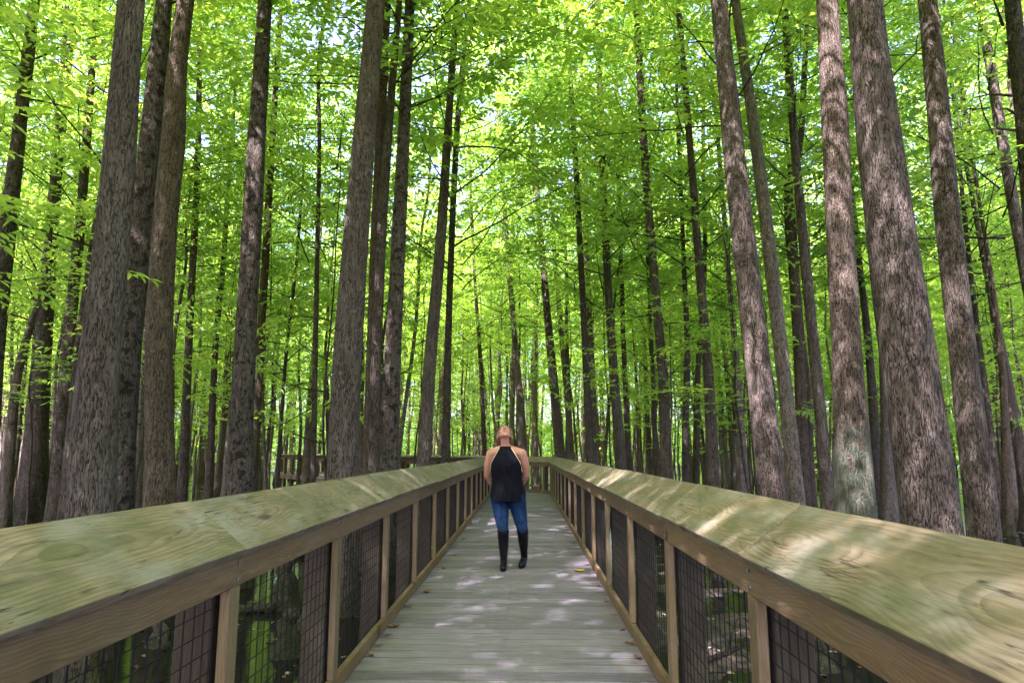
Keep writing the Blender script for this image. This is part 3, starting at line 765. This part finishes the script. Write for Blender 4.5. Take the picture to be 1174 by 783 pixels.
# ------------------------------------------------------------------ the trees further in
rgB = random.Random(2024)
TR = []
for i in range(9):
    rg = random.Random(500 + i)
    H = rg.uniform(15, 20); r0 = (.075, .09, .10, .11, .12, .13, .14, .085, .16)[i]
    pts = []; rad = []; ax = ay = 0; lx, ly = rg.uniform(-.05, .05), rg.uniform(-.05, .05)
    wob = .16 if r0 < .1 else .08
    for k in range(10):
        z = H * k / 9
        pts.append((ax, ay, z)); rad.append(r0 * (1.05 - .85 * k / 9))
        ax += lx * H / 9 + rg.uniform(-wob, wob); ay += ly * H / 9 + rg.uniform(-wob, wob)
    mat = ('bark_pale', 'bark_pale', 'bark_grey', 'bark_brown', 'bark_pale', 'bark_pale', 'bark_grey', 'bark_pale', 'bark_pale')[i]  # mostly the pale bark: sunlight on far trunks is put into their colour
    TR.append((trunk_mesh('trunk', pts, rad, M[mat], 40 + i, rg.uniform(.5, 1.2), 14, .3), pts, H))
POLE = []
for i in range(5):
    rg = random.Random(700 + i); H = 11 + .8 * i; pts = []; rad = []; ax = ay = 0; lx = rg.uniform(-.05, .05)
    for k in range(11):
        pts.append((ax, ay, H * k / 10)); rad.append((.05 + .008 * i) * (1.05 - .8 * k / 10))
        ax += lx + rg.uniform(-.13, .13); ay += rg.uniform(-.13, .13)
    POLE.append((trunk_mesh('trunk', pts, rad, M[('bark_pale', 'bark_grey', 'bark_brown', 'bark_pale', 'bark_dark')[i]], 190 + i, .5, 8, .35), pts, H))
SAP = []
for i in range(5):
    rg = random.Random(600 + i)
    H = 5.2 + .75 * i; pts = []; rad = []; ax = ay = 0
    for k in range(9):
        pts.append((ax, ay, H * k / 8)); rad.append(.038 * (1.05 - .8 * k / 8))
        ax += rg.uniform(-.14, .14); ay += rg.uniform(-.14, .14)
    SAP.append((trunk_mesh('trunk', pts, rad, M['bark_dark'], 90 + i, .4, 7, .3), pts, H))

def bg_tree(x, y, i, label, group, sc=1.0, rz=None, crown=True, zc=None):
    me, pts, H = TR[i]
    root = empty('tree', (x, y, GZ - .12), rgB.uniform(0, 6.28) if rz is None else rz); tag(root, label, 'tree', group)
    t = link('trunk', me, root); t.scale = (sc, sc, 1)
    if crown:
        zb = zc if zc else (rgB.uniform(3.2, 7.5) if y < 28 else rgB.uniform(5.0, 9.0))
        k = min(8, int((zb + 2) / H * 9)); p = pts[k]
        o = link('crown', rgB.choice(CROWNS), root, (p[0], p[1], zb)); s = (H + .8 - zb) / 11.5
        o.scale = (rgB.uniform(.8, 1.1),) * 2 + (s,); o.rotation_euler = (0, 0, rgB.uniform(0, 6.28))
    PLACED.append((x, y))
    return root

def sapling(x, y, i, label, group, sc=1.0, zc=None):
    me, pts, H = SAP[i]
    root = empty('sapling', (x, y, GZ - .1), rgB.uniform(0, 6.28)); tag(root, label, 'sapling', group)
    t = link('trunk', me, root); t.scale = (1, 1, sc)
    zb = zc if zc else rgB.uniform(2.2, 4.2)
    p = pts[4]
    o = link('crown', LOWS[i], root, (p[0], p[1], zb)); o.scale = (1, 1, max(.5, (H * sc + .3 - zb) / (3.6 + .5 * i)))
    o.rotation_euler = (0, 0, rgB.uniform(0, 6.28))
    return root

def free(x, y, d):
    return all((x - a) ** 2 + (y - b) ** 2 > d * d for a, b in PLACED)

cnt = 0; tries = 0
zones = {'l': ('slender trunk in the far woods past the shaded end of the walkway', 'slender trunks in the far woods past the walkway bend'),
         'm': ('thin trunk in the far woods straight beyond the walkway bend', 'thin trunks in the far woods straight beyond the bend'),
         'r': ('slender trunk in the far woods beyond the sunlit thick trunks', 'slender trunks in the far woods beyond the sunlit trunks')}
while cnt < 170 and tries < 20000:
    tries += 1
    Y = 19 + 47 * rgB.random() ** .75
    ta = rgB.uniform(-.86, .86); x = ta * Y
    if on_walk(x, Y, .7) or not free(x, Y, 1.5 + Y * .012): continue
    if abs(x) < 1.6 and Y < 34: continue
    z = 'l' if ta < -.12 else ('m' if ta < .12 else 'r')
    bg_tree(x, Y, rgB.randrange(9), *zones[z]); cnt += 1
cs = 0; tries = 0
zs = {'l': ('leafy thin sapling among trunks on the shaded far bank', 'leafy saplings on the shaded far bank'),
      'm': ('leafy thin sapling beyond the walkway bend', 'leafy saplings beyond the walkway bend'),
      'r': ('leafy thin sapling beyond the sunlit thick trunks', 'leafy saplings beyond the sunlit trunks')}
while cs < 120 and tries < 20000:
    tries += 1
    Y = 15 + 38 * rgB.random() ** .8
    ta = rgB.uniform(-.82, .82); x = ta * Y
    if on_walk(x, Y, 1.2) or not free(x, Y, .8): continue
    if abs(x) < 2.5 and Y < 32: continue
    z = 'l' if ta < -.12 else ('m' if ta < .12 else 'r')
    sapling(x, Y, rgB.randrange(5), *zs[z], sc=rgB.uniform(.85, 1.7)); cs += 1
cp = 0; tries = 0
zp = {'l': ('bare thin pole of a young tree among the shaded trunks', 'young pole trees on the shaded bank'),
      'm': ('bare thin pole of a young tree straight beyond the bend', 'young pole trees beyond the bend'),
      'r': ('bare thin pole of a young tree behind the sunlit thick trunks', 'young pole trees behind the sunlit trunks')}
while cp < 200 and tries < 20000:
    tries += 1
    Y = 20 + 40 * rgB.random() ** .9
    ta = rgB.uniform(-.8, .8); x = ta * Y
    if on_walk(x, Y, .6) or not free(x, Y, .6): continue
    if abs(x) < 1.0 and Y < 32: continue
    z = 'l' if ta < -.12 else ('m' if ta < .12 else 'r')
    me, pts, H = POLE[cp % 5]
    root = empty('young_tree', (x, Y, GZ - .1), rgB.uniform(0, 6.28)); tag(root, zp[z][0], 'young tree', zp[z][1])
    t = link('trunk', me, root); zs_ = rgB.uniform(.85, 1.15); t.scale = (1, 1, zs_)
    zb = rgB.uniform(6.0, 8.0); o = link('crown', rgB.choice(LOWS), root, (pts[7][0], pts[7][1], zb)); o.scale = (1, 1, (H * zs_ - zb) / 4.4); o.rotation_euler = (0, 0, rgB.uniform(0, 6.28))
    PLACED.append((x, Y)); cp += 1
# canopy over and behind the camera: it gives the walkway its broken shade
for k_, (x_, y_) in enumerate(((2.9, 1.4), (-3.0, -1.2), (-3.3, 2.2), (3.0, -2.4), (-5.6, 3.6), (-2.9, -4.6), (-3.9, -6.9))):
    bg_tree(x_, y_, (3, 5, 6, 8)[k_ % 4], 'tall tree outside the view whose crown shades the walkway', 'trees around the viewpoint', 1.3, zc=9.2)

rgC = random.Random(34); rgB = rgC
cb = 0; tries = 0
while cb < 74 and tries < 5000:
    tries += 1
    x = rgC.uniform(-24, 13); y = rgC.uniform(-17, 20)
    if on_walk(x, y, 1.3) or not free(x, y, 2.0): continue
    if y > 0 and abs(x) / max(y, .01) < .86: continue
    bg_tree(x, y, rgC.choice((3, 5, 6, 8)), 'tall tree outside the view whose crown shades the walkway', 'trees around the viewpoint', 1.3, zc=rgC.uniform(8.0, 10.0)); cb += 1

sapling(-6.5, 6.0, 3, 'near sapling at the picture edge, its broad leaves hanging before the blotched trunk', None, 1.0, 3.2)
sapling(7.7, 7.0, 1, 'near sapling whose leaves hang before the grey slanting trunk at the picture edge', None, 1.1, 3.0)
# ------------------------------------------------------------------ the wood that closes the view
def far_wood():
    rg = np.random.default_rng(9)
    n = 215000
    r = 62 + 55 * rg.random(n) ** 1.2; a = (rg.random(n) - .5) * 2.0
    z = GZ + .6 + 24 * rg.random(n) ** .8
    lo = np.arange(n) % 3 == 0
    z = np.where(lo, GZ + .2 + 5.5 * rg.random(n), z); r = np.where(lo, 78 + 40 * rg.random(n), r)
    B = np.stack([r * np.sin(a), r * np.cos(a), z], 1)
    # clump
    cl = np.stack([rg.normal(0, 1.0, n), rg.normal(0, 1.0, n), rg.normal(0, .6, n)], 1)
    cid = rg.integers(0, 7800, n); B = B[cid] + cl * 1.1
    D = rg.normal(0, 1, (n, 3)); D[:, 2] *= .5
    Nn = rg.normal(0, .5, (n, 3)); Nn[:, 2] = 1
    V, F, A = leaves_arrays(B, D, Nn, .42 + .3 * rg.random(n), np.clip(rg.random(7800)[cid] * .7 + rg.random(n) * .3, 0, 1), .5)
    g = Geo(); rp = random.Random(3)
    for k in range(520):
        rr = 64 + 50 * rp.random(); aa = rp.uniform(-1, 1)
        x, y = rr * math.sin(aa), rr * math.cos(aa); lx = rp.uniform(-.6, .6)
        r0 = rp.uniform(.1, .22)
        g.tube([(x, y, GZ - .2), (x + lx * .3, y, 4), (x + lx + rp.uniform(-.2, .2), y, 10), (x + lx * 1.8, y, 19)], [r0 * 1.3, r0, r0 * .8, r0 * .4], 7, 0, 1, False)
    nv = len(V)
    V = np.concatenate([V, np.asarray(g.v, dtype=float)]); A = np.concatenate([A, np.zeros(len(g.v))])
    faces = [tuple(f) for f in F.tolist()] + [tuple(i + nv for i in f) for f in g.f]
    o = link('distant_woods', mesh_np('distant_woods', V, faces, [M['leaf'], M['bark_grey']], False, [0] * len(F) + [1] * len(g.f), A))
    tag(o, 'far wood of thin trunks and leaves closing the view', 'woods', kind='stuff')
far_wood()

# ------------------------------------------------------------------ the woman
def ico_template():
    bm = bmesh.new(); bmesh.ops.create_icosphere(bm, subdivisions=2, radius=1.0)
    v = np.array([p.co[:] for p in bm.verts]); f = np.array([[q.index for q in p.verts] for p in bm.faces]); bm.free()
    return v, f
ICO = ico_template()
class Blob:
    """overlapping balls that are fused into one continuous skin"""
    def __init__(self): self.v = []; self.f = []; self.n = 0
    def ell(self, c, rx, ry, rz, rot=None):
        v = ICO[0] * np.array([rx, ry, rz])
        if rot is not None: v = v @ np.array(rot).T
        self.v.append(v + np.array(c)); self.f.append(ICO[1] + self.n); self.n += len(v)
    def ball(self, c, r): self.ell(c, r, r, r)
    def limb(self, pts, rad):
        for (a, ra), (b, rb) in zip(zip(pts[:-1], rad[:-1]), zip(pts[1:], rad[1:])):
            a = Vector(a); b = Vector(b); n = max(2, int((b - a).length / (.22 * min(ra, rb))))
            for k in range(n + 1):
                t = k / n; self.ball(a.lerp(b, t), ra + (rb - ra) * t)
    def build(self, name, mat, parent, voxel=.008, smooth=6, floor=None):
        me = mesh_np(name + '_raw', np.concatenate(self.v), np.concatenate(self.f), [mat])
        o = link(name, me)
        m = o.modifiers.new('r', 'REMESH'); m.mode = 'VOXEL'; m.voxel_size = voxel; m.use_smooth_shade = True
        s = o.modifiers.new('s', 'SMOOTH'); s.iterations = smooth; s.factor = .5
        dg = bpy.context.evaluated_depsgraph_get()
        out = bpy.data.meshes.new_from_object(o.evaluated_get(dg)); out.name = name
        bpy.data.objects.remove(o); bpy.data.meshes.remove(me)
        out.materials.clear(); out.materials.append(mat)
        if floor is not None:
            for p in out.vertices:
                if p.co.z < floor: p.co.z = floor
        for p in out.polygons: p.use_smooth = True
        return link(name, out, parent)

def cloth_mat(name, col, col2, rough=.8, scale=(30, 30, 8), fade=None, spec=.2):
    m, nt = new_mat(name); tc = N(nt, 'ShaderNodeTexCoord'); P = tc.outputs['Object']
    n1 = noise_n(nt, vmul(nt, P, scale), 1.0, 5, .65); n2 = noise_n(nt, P, 14, 3)
    c = mixc(nt, rng(nt, n1, .35, .68), col, col2)
    if fade:
        sep = N(nt, 'ShaderNodeSeparateXYZ'); L(nt, P, sep.inputs[0])
        zz = math_n(nt, 'ABSOLUTE', math_n(nt, 'SUBTRACT', sep.outputs[2], .55))
        c = mixc(nt, math_n(nt, 'MULTIPLY', rng(nt, zz, .22, .0), rng(nt, n2, .35, .65, .2, .8)), c, fade)
    finish(nt, c, rough, n1, .25, .004, spec)
    return m
M['skin'] = cloth_mat('skin', (.42, .19, .115), (.48, .23, .145), .5, (9, 9, 9), None, .35)
M['tank'] = cloth_mat('black_cloth', (.005, .005, .007), (.010, .010, .013), .9, (30, 30, 8), None, .08)
M['jeans'] = cloth_mat('denim', (.005, .017, .05), (.009, .028, .078), .85, (60, 60, 20), (.03, .075, .17), .1)
M['boot'] = cloth_mat('black_leather', (.004, .004, .005), (.010, .009, .010), .42, (16, 16, 30), None, .22)
M['hair'] = cloth_mat('light_brown_hair', (.075, .043, .020), (.20, .118, .055), .55, (90, 90, 10), None, .3)
M['strap'] = flat_mat('tan_strap', (.50, .36, .20), .6)
M['lip'] = flat_mat('lip', (.40, .12, .10), .4)
M['eye_white'] = flat_mat('eye_white', (.6, .58, .55), .2)
M['sole'] = flat_mat('boot_sole', (.02, .018, .016), .7)

def person():
    root = empty('person', (-.206, 8.20, 0.001)); tag(root, 'woman in black halter top, jeans and tall boots, gazing up with arms behind her', 'person')
    T = R(47); f = Vector((0, -math.cos(T), math.sin(T))); u = Vector((0, math.sin(T), math.cos(T))); xx = Vector((1, 0, 0))
    c = Vector((-.035, .035, 1.553))
    rot = Matrix((( 1, 0, 0), (0, -f.y, u.y), (0, -f.z, u.z)))     # local x, -face, up
    def H(a, b, k): return c + xx * a + f * b + u * k
    hipL, kneeL, ankL = Vector((-.10, .0, .82)), Vector((-.052, -.035, .455)), Vector((-.045, .02, .09))
    hipR, kneeR, ankR = Vector((.10, .0, .82)), Vector((.172, .02, .455)), Vector((.192, .215, .125))
    toeL, toeR = Vector((-.050, -.13, .035)), Vector((.155, .085, .036))
    b = Blob()
    # head and face
    b.ell(H(0, -.005, .012), .073, .092, .103, rot)
    b.limb([H(0, .035, -.062), H(0, .066, -.092)], [.05, .026])
    for s in (-1, 1):
        b.ball(H(s * .034, .05, -.03), .036); b.limb([H(s * .058, .01, -.05), H(s * .025, .06, -.088)], [.022, .018])
        b.ell(H(s * .076, -.012, -.005), .009, .018, .03, rot)
        b.ball(H(s * .016, .088, -.032), .0095)
        b.limb([H(s * .012, .083, .028), H(s * .048, .07, .026)], [.011, .009])
    b.limb([H(0, .086, .015), H(0, .104, -.025)], [.010, .0125])
    b.limb([H(-.02, .082, -.062), H(.02, .082, -.062)], [.012, .012])
    # neck, trunk
    b.limb([H(0, -.02, -.06), (-.03, .02, 1.43), (-.022, .025, 1.36)], [.056, .053, .062])
    b.ell((-.018, .015, 1.26), .15, .095, .12); b.ell((-.012, .01, 1.12), .14, .10, .13)
    for s in (-1, 1):
        b.ball((-.018 + s * .07, -.045, 1.205), .068)
        b.limb([(-.02 + s * .05, .03, 1.375), (-.015 + s * .175, .03, 1.325)], [.045, .058])
    b.ell((-.002, .005, 1.0), .15, .105, .13); b.ell((0, .01, .875), .185, .125, .12)
    for s in (-1, 1): b.ball((s * .09, .06, .86), .10)
    # arms go down and round behind her back
    for s in (-1, 1):
        ox = -.015
        b.limb([(ox + s * .185, .03, 1.315), (ox + s * .218, .065, 1.19), (ox + s * .232, .11, 1.07)], [.060, .054, .046])
        b.limb([(ox + s * .232, .11, 1.07), (ox + s * .19, .175, .985), (ox + s * .085, .215, .93)], [.046, .042, .029])
        pal = Vector((ox + s * .045, .222 + (.012 if s > 0 else -.006), .905))
        b.ell(pal, .044, .014, .034)
        for k in range(4):
            ln = (.062, .072, .068, .052)[k]; p = pal + Vector((-s * .036, .0, .026 - k * .0175))
            q = p + Vector((-s * ln * .55, .010, -.008)); e = q + Vector((-s * ln * .38, -.006, -.016))
            b.limb([p, q, e], [.0092, .0084, .0072])
        p = pal + Vector((s * .006, .006, .03)); b.limb([p, p + Vector((-s * .022, .012, .024)), p + Vector((-s * .045, .012, .026))], [.0105, .0095, .008])
    # legs
    for h, k, a, t in ((hipL, kneeL, ankL, toeL), (hipR, kneeR, ankR, toeR)):
        b.limb([h, h.lerp(k, .5), k], [.096, .080, .056])
        calf = k.lerp(a, .33) + Vector((0, .022, 0)); b.limb([k, calf, a], [.054, .053, .034])
        heel = a + Vector((0, .03, -.045)); b.limb([heel, a.lerp(t, .45) + Vector((0, 0, -.02)), t], [.030, .034, .026])
    b.build('body', M['skin'], root, .0065, 4, .004)
    # hair: swept back over the crown, hanging behind the neck
    h = Blob()
    h.ell(H(0, -.020, .035), .086, .097, .112, rot)
    for i in range(9):
        a = (i - 4) / 4
        h.limb([H(a * .07, -.06 - .02 * (1 - a * a), .0), H(a * .072, -.075, -.06), (c.x + a * .075, .115 - .02 * abs(a), 1.40), (c.x + a * .065, .125, 1.30 + .02 * (i % 3))], [.03, .028, .024, .012])
    for s in (-1, 1):
        h.limb([H(s * .070, .012, .062), H(s * .083, -.004, -.005), H(s * .084, -.02, -.06), (c.x + s * .078, .05, 1.42), (c.x + s * .082, .05, 1.35)], [.016, .021, .024, .022, .010])
        h.limb([H(s * .022, .091, .034), H(s * .05, .076, .034)], [.0045, .0035])
    h.build('hair', M['hair'], root, .006, 2)
    for s in (-1, 1):
        e = Blob(); e.ell(H(s * .033, .078, .006), .0135, .010, .0065, rot); e.build('eye', M['eye_white'], root, .002, 1)
    e = Blob(); e.limb([H(-.024, .0905, -.0605), H(0, .0965, -.063), H(.024, .0905, -.0605)], [.0035, .0055, .0035]); e.build('lips', M['lip'], root, .002, 1)
    # halter top: rings from the neck band to the curved loose hem
    rings = [(1.405, .060, .058, -.028, .018), (1.385, .066, .064, -.027, .012), (1.345, .094, .086, -.023, .012), (1.30, .128, .110, -.02, .004), (1.245, .164, .150, -.018, -.012),
             (1.20, .181, .162, -.018, -.014), (1.15, .186, .155, -.016, -.008), (1.08, .174, .134, -.012, .004), (1.0, .173, .134, -.008, .008), (.93, .186, .144, -.004, .01), (.87, .200, .152, 0, .01), (.825, .198, .155, 0, .01), (.795, .194, .157, 0, .008)]
    n = 72; vs = []; fs = []
    for i, (z, hw, hd, cx_, cy_) in enumerate(rings):
        low = max(0, (1.12 - z) / .33)
        for k in range(n):
            a = 2 * math.pi * k / n; ca, sa = math.cos(a), math.sin(a)
            fold = low * (.008 * math.sin(7 * a + z * 9) + .005 * math.sin(13 * a - z * 14) + .010 * mnoise.noise((ca * 2.2, sa * 2.2, z * 7)))
            p = 2.3; den = (abs(ca) ** p + abs(sa) ** p) ** (-1 / p)
            zz = z
            if i >= 9: zz -= (i - 8) / 4 * (.055 * max(0, -sa) ** 1.5 + .05 * max(0, sa) ** 1.5 - .02) + .01 * low * math.sin(5 * a)
            vs.append((cx_ + (hw + fold) * ca * den, cy_ + (hd + fold) * sa * den, zz))
    for i in range(len(rings) - 1):
        for k in range(n):
            k2 = (k + 1) % n; fs.append((i * n + k, (i + 1) * n + k, (i + 1) * n + k2, i * n + k2))
    o = link('halter_top', mesh_np('halter_top', vs, fs, [M['tank']]), root)
    m = o.modifiers.new('t', 'SOLIDIFY'); m.thickness = .004; m.offset = 1
    m = o.modifiers.new('s', 'SUBSURF'); m.levels = 1; m.render_levels = 1
    for s, pts in ((-1, [(-.098, -.055, 1.385), (-.128, -.085, 1.33), (-.190, -.085, 1.22), (-.204, -.05, 1.12), (-.204, .02, 1.07)]), (1, [(.045, -.055, 1.385), (.080, -.085, 1.33), (.148, -.085, 1.22), (.170, -.05, 1.12), (.176, .02, 1.07)])):
        g = Geo(); g.tube(pts, [.005, .005, .006, .006, .005], 8); g.obj('strap', M['strap'], root, True)
    # jeans
    j = Blob()
    j.ell((0, .01, .865), .206, .136, .125)
    for s in (-1, 1): j.ball((s * .09, .06, .86), .107)
    for hp, k in ((hipL, kneeL), (hipR, kneeR)):
        j.limb([hp, hp.lerp(k, .5), k, k + Vector((0, .005, -.03))], [.114, .094, .064, .056])
    j.build('jeans', M['jeans'], root, .0075, 4)
    # tall boots
    for k, a, t in ((kneeL, ankL, toeL), (kneeR, ankR, toeR)):
        bt = Blob(); top = k.lerp(a, .08); calf = k.lerp(a, .36) + Vector((0, .022, 0))
        bt.limb([top, calf, a.lerp(k, .18), a], [.070, .066, .046, .042])
        heel = a + Vector((0, .032, -.045)); bt.limb([a, heel], [.044, .040]); bt.limb([heel, a.lerp(t, .45) + Vector((0, 0, -.018)), t], [.042, .045, .037])
        ob = bt.build('boot', M['boot'], root, .006, 4, .004)
        d = (t - heel); d.z = 0; ang = math.atan2(d.y, d.x)
        g = Geo(); z0 = 0.0 if a.x < 0 else .0
        tz = t.z - .036; hz = max(0, heel.z - .043)
        p0 = Vector((heel.x, heel.y, hz)); p1 = Vector((t.x, t.y, max(0, tz))); dn = (p1 - p0).normalized(); sd_ = Vector((-dn.y, dn.x, 0)).normalized()
        ns = 24; vs = []; mid = (p0 + p1) / 2; hl = (p1 - p0).length / 2
        for zo in (0, .012):
            for q in range(ns):
                an = 2 * math.pi * q / ns; vs.append(mid + dn * math.cos(an) * (hl + .034) + sd_ * math.sin(an) * .036 + Vector((0, 0, zo)))
        g.add(vs, [tuple(range(ns - 1, -1, -1)), tuple(range(ns, 2 * ns))] + [(q, (q + 1) % ns, ns + (q + 1) % ns, ns + q) for q in range(ns)])
        g.obj('sole', M['sole'], ob)
        g = Geo(); g.tube([top + Vector((math.cos(q * .5236) * .0675, math.sin(q * .5236) * .0675, .010)) for q in range(13)], .006, 6); g.obj('cuff', M['boot'], ob, True)
person()

# ------------------------------------------------------------------ small things
def leaf_thing(name, x, y, z, size, rz, mat, label, group=None, curl=.25):
    g = Geo(); vs = []; n = 7
    for i in range(n + 1):
        t = i / n; wd = size * .33 * math.sin(math.pi * min(1, t * .93 + .04)) ** .8
        zc = size * curl * (t - .5) ** 2 + .002
        vs += [(size * (t - .5), -wd, zc + size * .09), (size * (t - .5), 0, zc), (size * (t - .5), wd, zc + size * .11)]
    fs = []
    for i in range(n):
        for k in range(2): fs.append((i * 3 + k, i * 3 + k + 1, i * 3 + k + 4, i * 3 + k + 3))
    g.add(vs, fs)
    g.tube([(-size * .5, 0, size * curl * .25 + .002), (-size * .75, .004, .004)], .0012, 4)
    o = g.obj(name, mat, None, True, (x, y, z)); o.rotation_euler = (0, 0, rz)
    return tag(o, label, 'leaf', group)
M['yellow'] = flat_mat('yellow_leaf', (.62, .42, .015), .5)
M['brown_leaf'] = flat_mat('brown_leaf', (.16, .085, .04), .7)
def deckpt(px, py):
    d = ray(px, py); t = -EYE.z / d.z; return EYE + d * t
p = deckpt(664, 655); leaf_thing('fallen_leaf', p.x, p.y, .003, .12, .3, M['yellow'], 'bright yellow fallen leaf lying on the grey decking')
rgS = random.Random(8)
for px, py, lab in ((489, 679, 'largest brown leaf against the kick board, about level with the yellow leaf'), (451, 719, 'brown curled leaf against the bottom rail, nearer than the largest one'), (566, 660, 'tiny brown leaf just before the boots of the woman')):
    p = deckpt(px, py); leaf_thing('fallen_leaf', p.x, p.y, .003, .11 if 'largest' in lab else .075 if 'curled' in lab else .05, rgS.uniform(0, 6), M['brown_leaf'], lab, None, .5)
rest = [(697, 690), (705, 706), (521, 637), (531, 618), (716, 722), (468, 696), (431, 741), (540, 600), (508, 652), (688, 672), (725, 738), (676, 648), (735, 755), (441, 729), (424, 752), (661, 622), (654, 608)]
for px, py in rest:
    p = deckpt(px, py); x = max(XL + .04, min(XR - .04, p.x))
    leaf_thing('fallen_leaf', x, p.y, .003, rgS.uniform(.05, .075), rgS.uniform(0, 6), M['brown_leaf'], 'small brown leaf caught along the foot of the railing', 'brown leaves along the railing foot', .5)

def knee(x, y, h, r, seed, label, mat='bark_dark'):
    rg = random.Random(seed); n = 9
    pts = []; rad = []
    for k in range(n):
        t = k / (n - 1); pts.append((rg.uniform(-.02, .02) + .06 * t * rg.uniform(-1, 1), rg.uniform(-.02, .02), h * t)); rad.append(r * (1 - .62 * t ** .7) * rg.uniform(.92, 1.06))
    z = GZ - .08
    o = link('stump', trunk_mesh('stump', pts, rad, M[mat], seed, .7, 18, .06), None, (x, y, z)); return tag(o, label, 'stump')
knee(-3.55, 5.9, .72, .10, 1, 'reddish narrow stump seen through the wire before the front wooden post', 'bark_brown')
knee(-3.35, 9.9, .95, .17, 2, 'dark jagged stump standing in green water beyond the wire')
knee(-2.55, 7.7, .55, .14, 3, 'squat dark stump low in the water close to the railing')
knee(-4.1, 8.0, .42, .10, 4, 'small pinkish knee between two dark stumps in the water', 'bark_pale')
knee(2.9, 7.4, .75, .16, 5, 'dark stump by the fallen branch on the yellow leaf side')
knee(3.5, 10.2, .6, .12, 6, 'low mossy stump out in the shallow water', 'bark_mossy')
def log(x, y, rz, ln, r, seed, label, mat):
    rg = random.Random(seed); g = Geo()
    pts = [(ln * (k / 8 - .5), rg.uniform(-.04, .04) * 2, rg.uniform(-.02, .03)) for k in range(9)]
    g.tube(pts, [r * rg.uniform(.85, 1.05) * (1 - .3 * k / 8) for k in range(9)], 14)
    o = g.obj('fallen_log', M[mat], None, True, (x, y, GZ + r * .45)); o.rotation_euler = (0, 0, rz); tag(o, label, 'log')
log(-4.35, 9.6, .1, 1.9, .09, 1, 'tan sunlit log lying in green water beside the jagged stump', 'bark_pale')
log(-6.5, 15.5, -.5, 4.2, .13, 2, 'long dark log fallen between the big trunks', 'bark_dark')
log(6.6, 15.0, .4, 3.8, .12, 3, 'grey log lying on the mud behind the sunlit trunks', 'bark_grey')
def dead_branch(x, y, rz, seed, label):
    rg = random.Random(seed); root = empty('dead_branch', (x, y, GZ + .16), rz); tag(root, label, 'branch')
    pts = [(-.9 + .2 * k, .05 * math.sin(k * 1.3) + rg.uniform(-.03, .03), .05 + .05 * k + rg.uniform(-.03, .03)) for k in range(10)]
    g = Geo(); g.tube(pts, [.034 - .003 * k for k in range(10)], 8); g.obj('stem', M['twig'], root, True)
    for k in (2, 4, 5, 7, 8):
        p = Vector(pts[k]); s = rg.choice((-1, 1)); e = p + Vector((.28, s * rg.uniform(.15, .35), rg.uniform(.05, .3)))
        g = Geo(); g.tube([p, p.lerp(e, .5) + Vector((0, 0, .03)), e], [.014, .010, .004], 6); g.obj('twig', M['twig'], root, True)
dead_branch(2.35, 6.9, .3, 4, 'black forked dead branch rising from the water behind the wire')
dead_branch(-3.2, 11.8, 2.2, 5, 'bleached bare branch leaning by the jagged stump')

def litter():
    rg = np.random.default_rng(5); n = 13000
    y = -1 + 34 * rg.random(n) ** 1.1; x = (rg.random(n) - .5) * (8 + y * 1.5)
    k = np.array([not (XL - .1 < a < XR + .1 and b < 22) for a, b in zip(x, y)])
    x, y = x[k], y[k]
    z = np.array([max(ground_h(a, b), GZ) + .006 for a, b in zip(x, y)])
    # leaves float and gather in drifts
    d = np.array([mnoise.noise((a * .5, b * .5, 4.0)) + .5 * mnoise.noise((a * 1.7, b * 1.7, 9.0)) for a, b in zip(x, y)])
    k = d + rg.normal(0, .22, len(d)) > .02; x, y, z = x[k], y[k], z[k]; n = len(x)
    a = rg.random(n) * 6.28
    Nn = rg.normal(0, .18, (n, 3)); Nn[:, 2] = 1
    D = np.stack([np.cos(a), np.sin(a), rg.normal(0, .06, n)], 1)
    V, F, A = leaves_arrays(np.stack([x, y, z], 1), D, Nn, .05 + .07 * rg.random(n), rg.random(n), .5)
    m, nt = new_mat('dead_leaves'); at_ = N(nt, 'ShaderNodeAttribute', attribute_name='var')
    finish(nt, ramp(nt, at_.outputs['Fac'], [(0, (.045, .03, .02)), (.45, (.12, .075, .045)), (.75, (.24, .17, .12)), (.9, (.30, .25, .21)), (1, (.38, .26, .05))]), .7)
    o = link('leaf_litter', mesh_np('leaf_litter', V, F, [m], False, None, A)); tag(o, 'brown fallen leaves scattered over mud and dark water', 'leaf litter', kind='stuff')
litter()
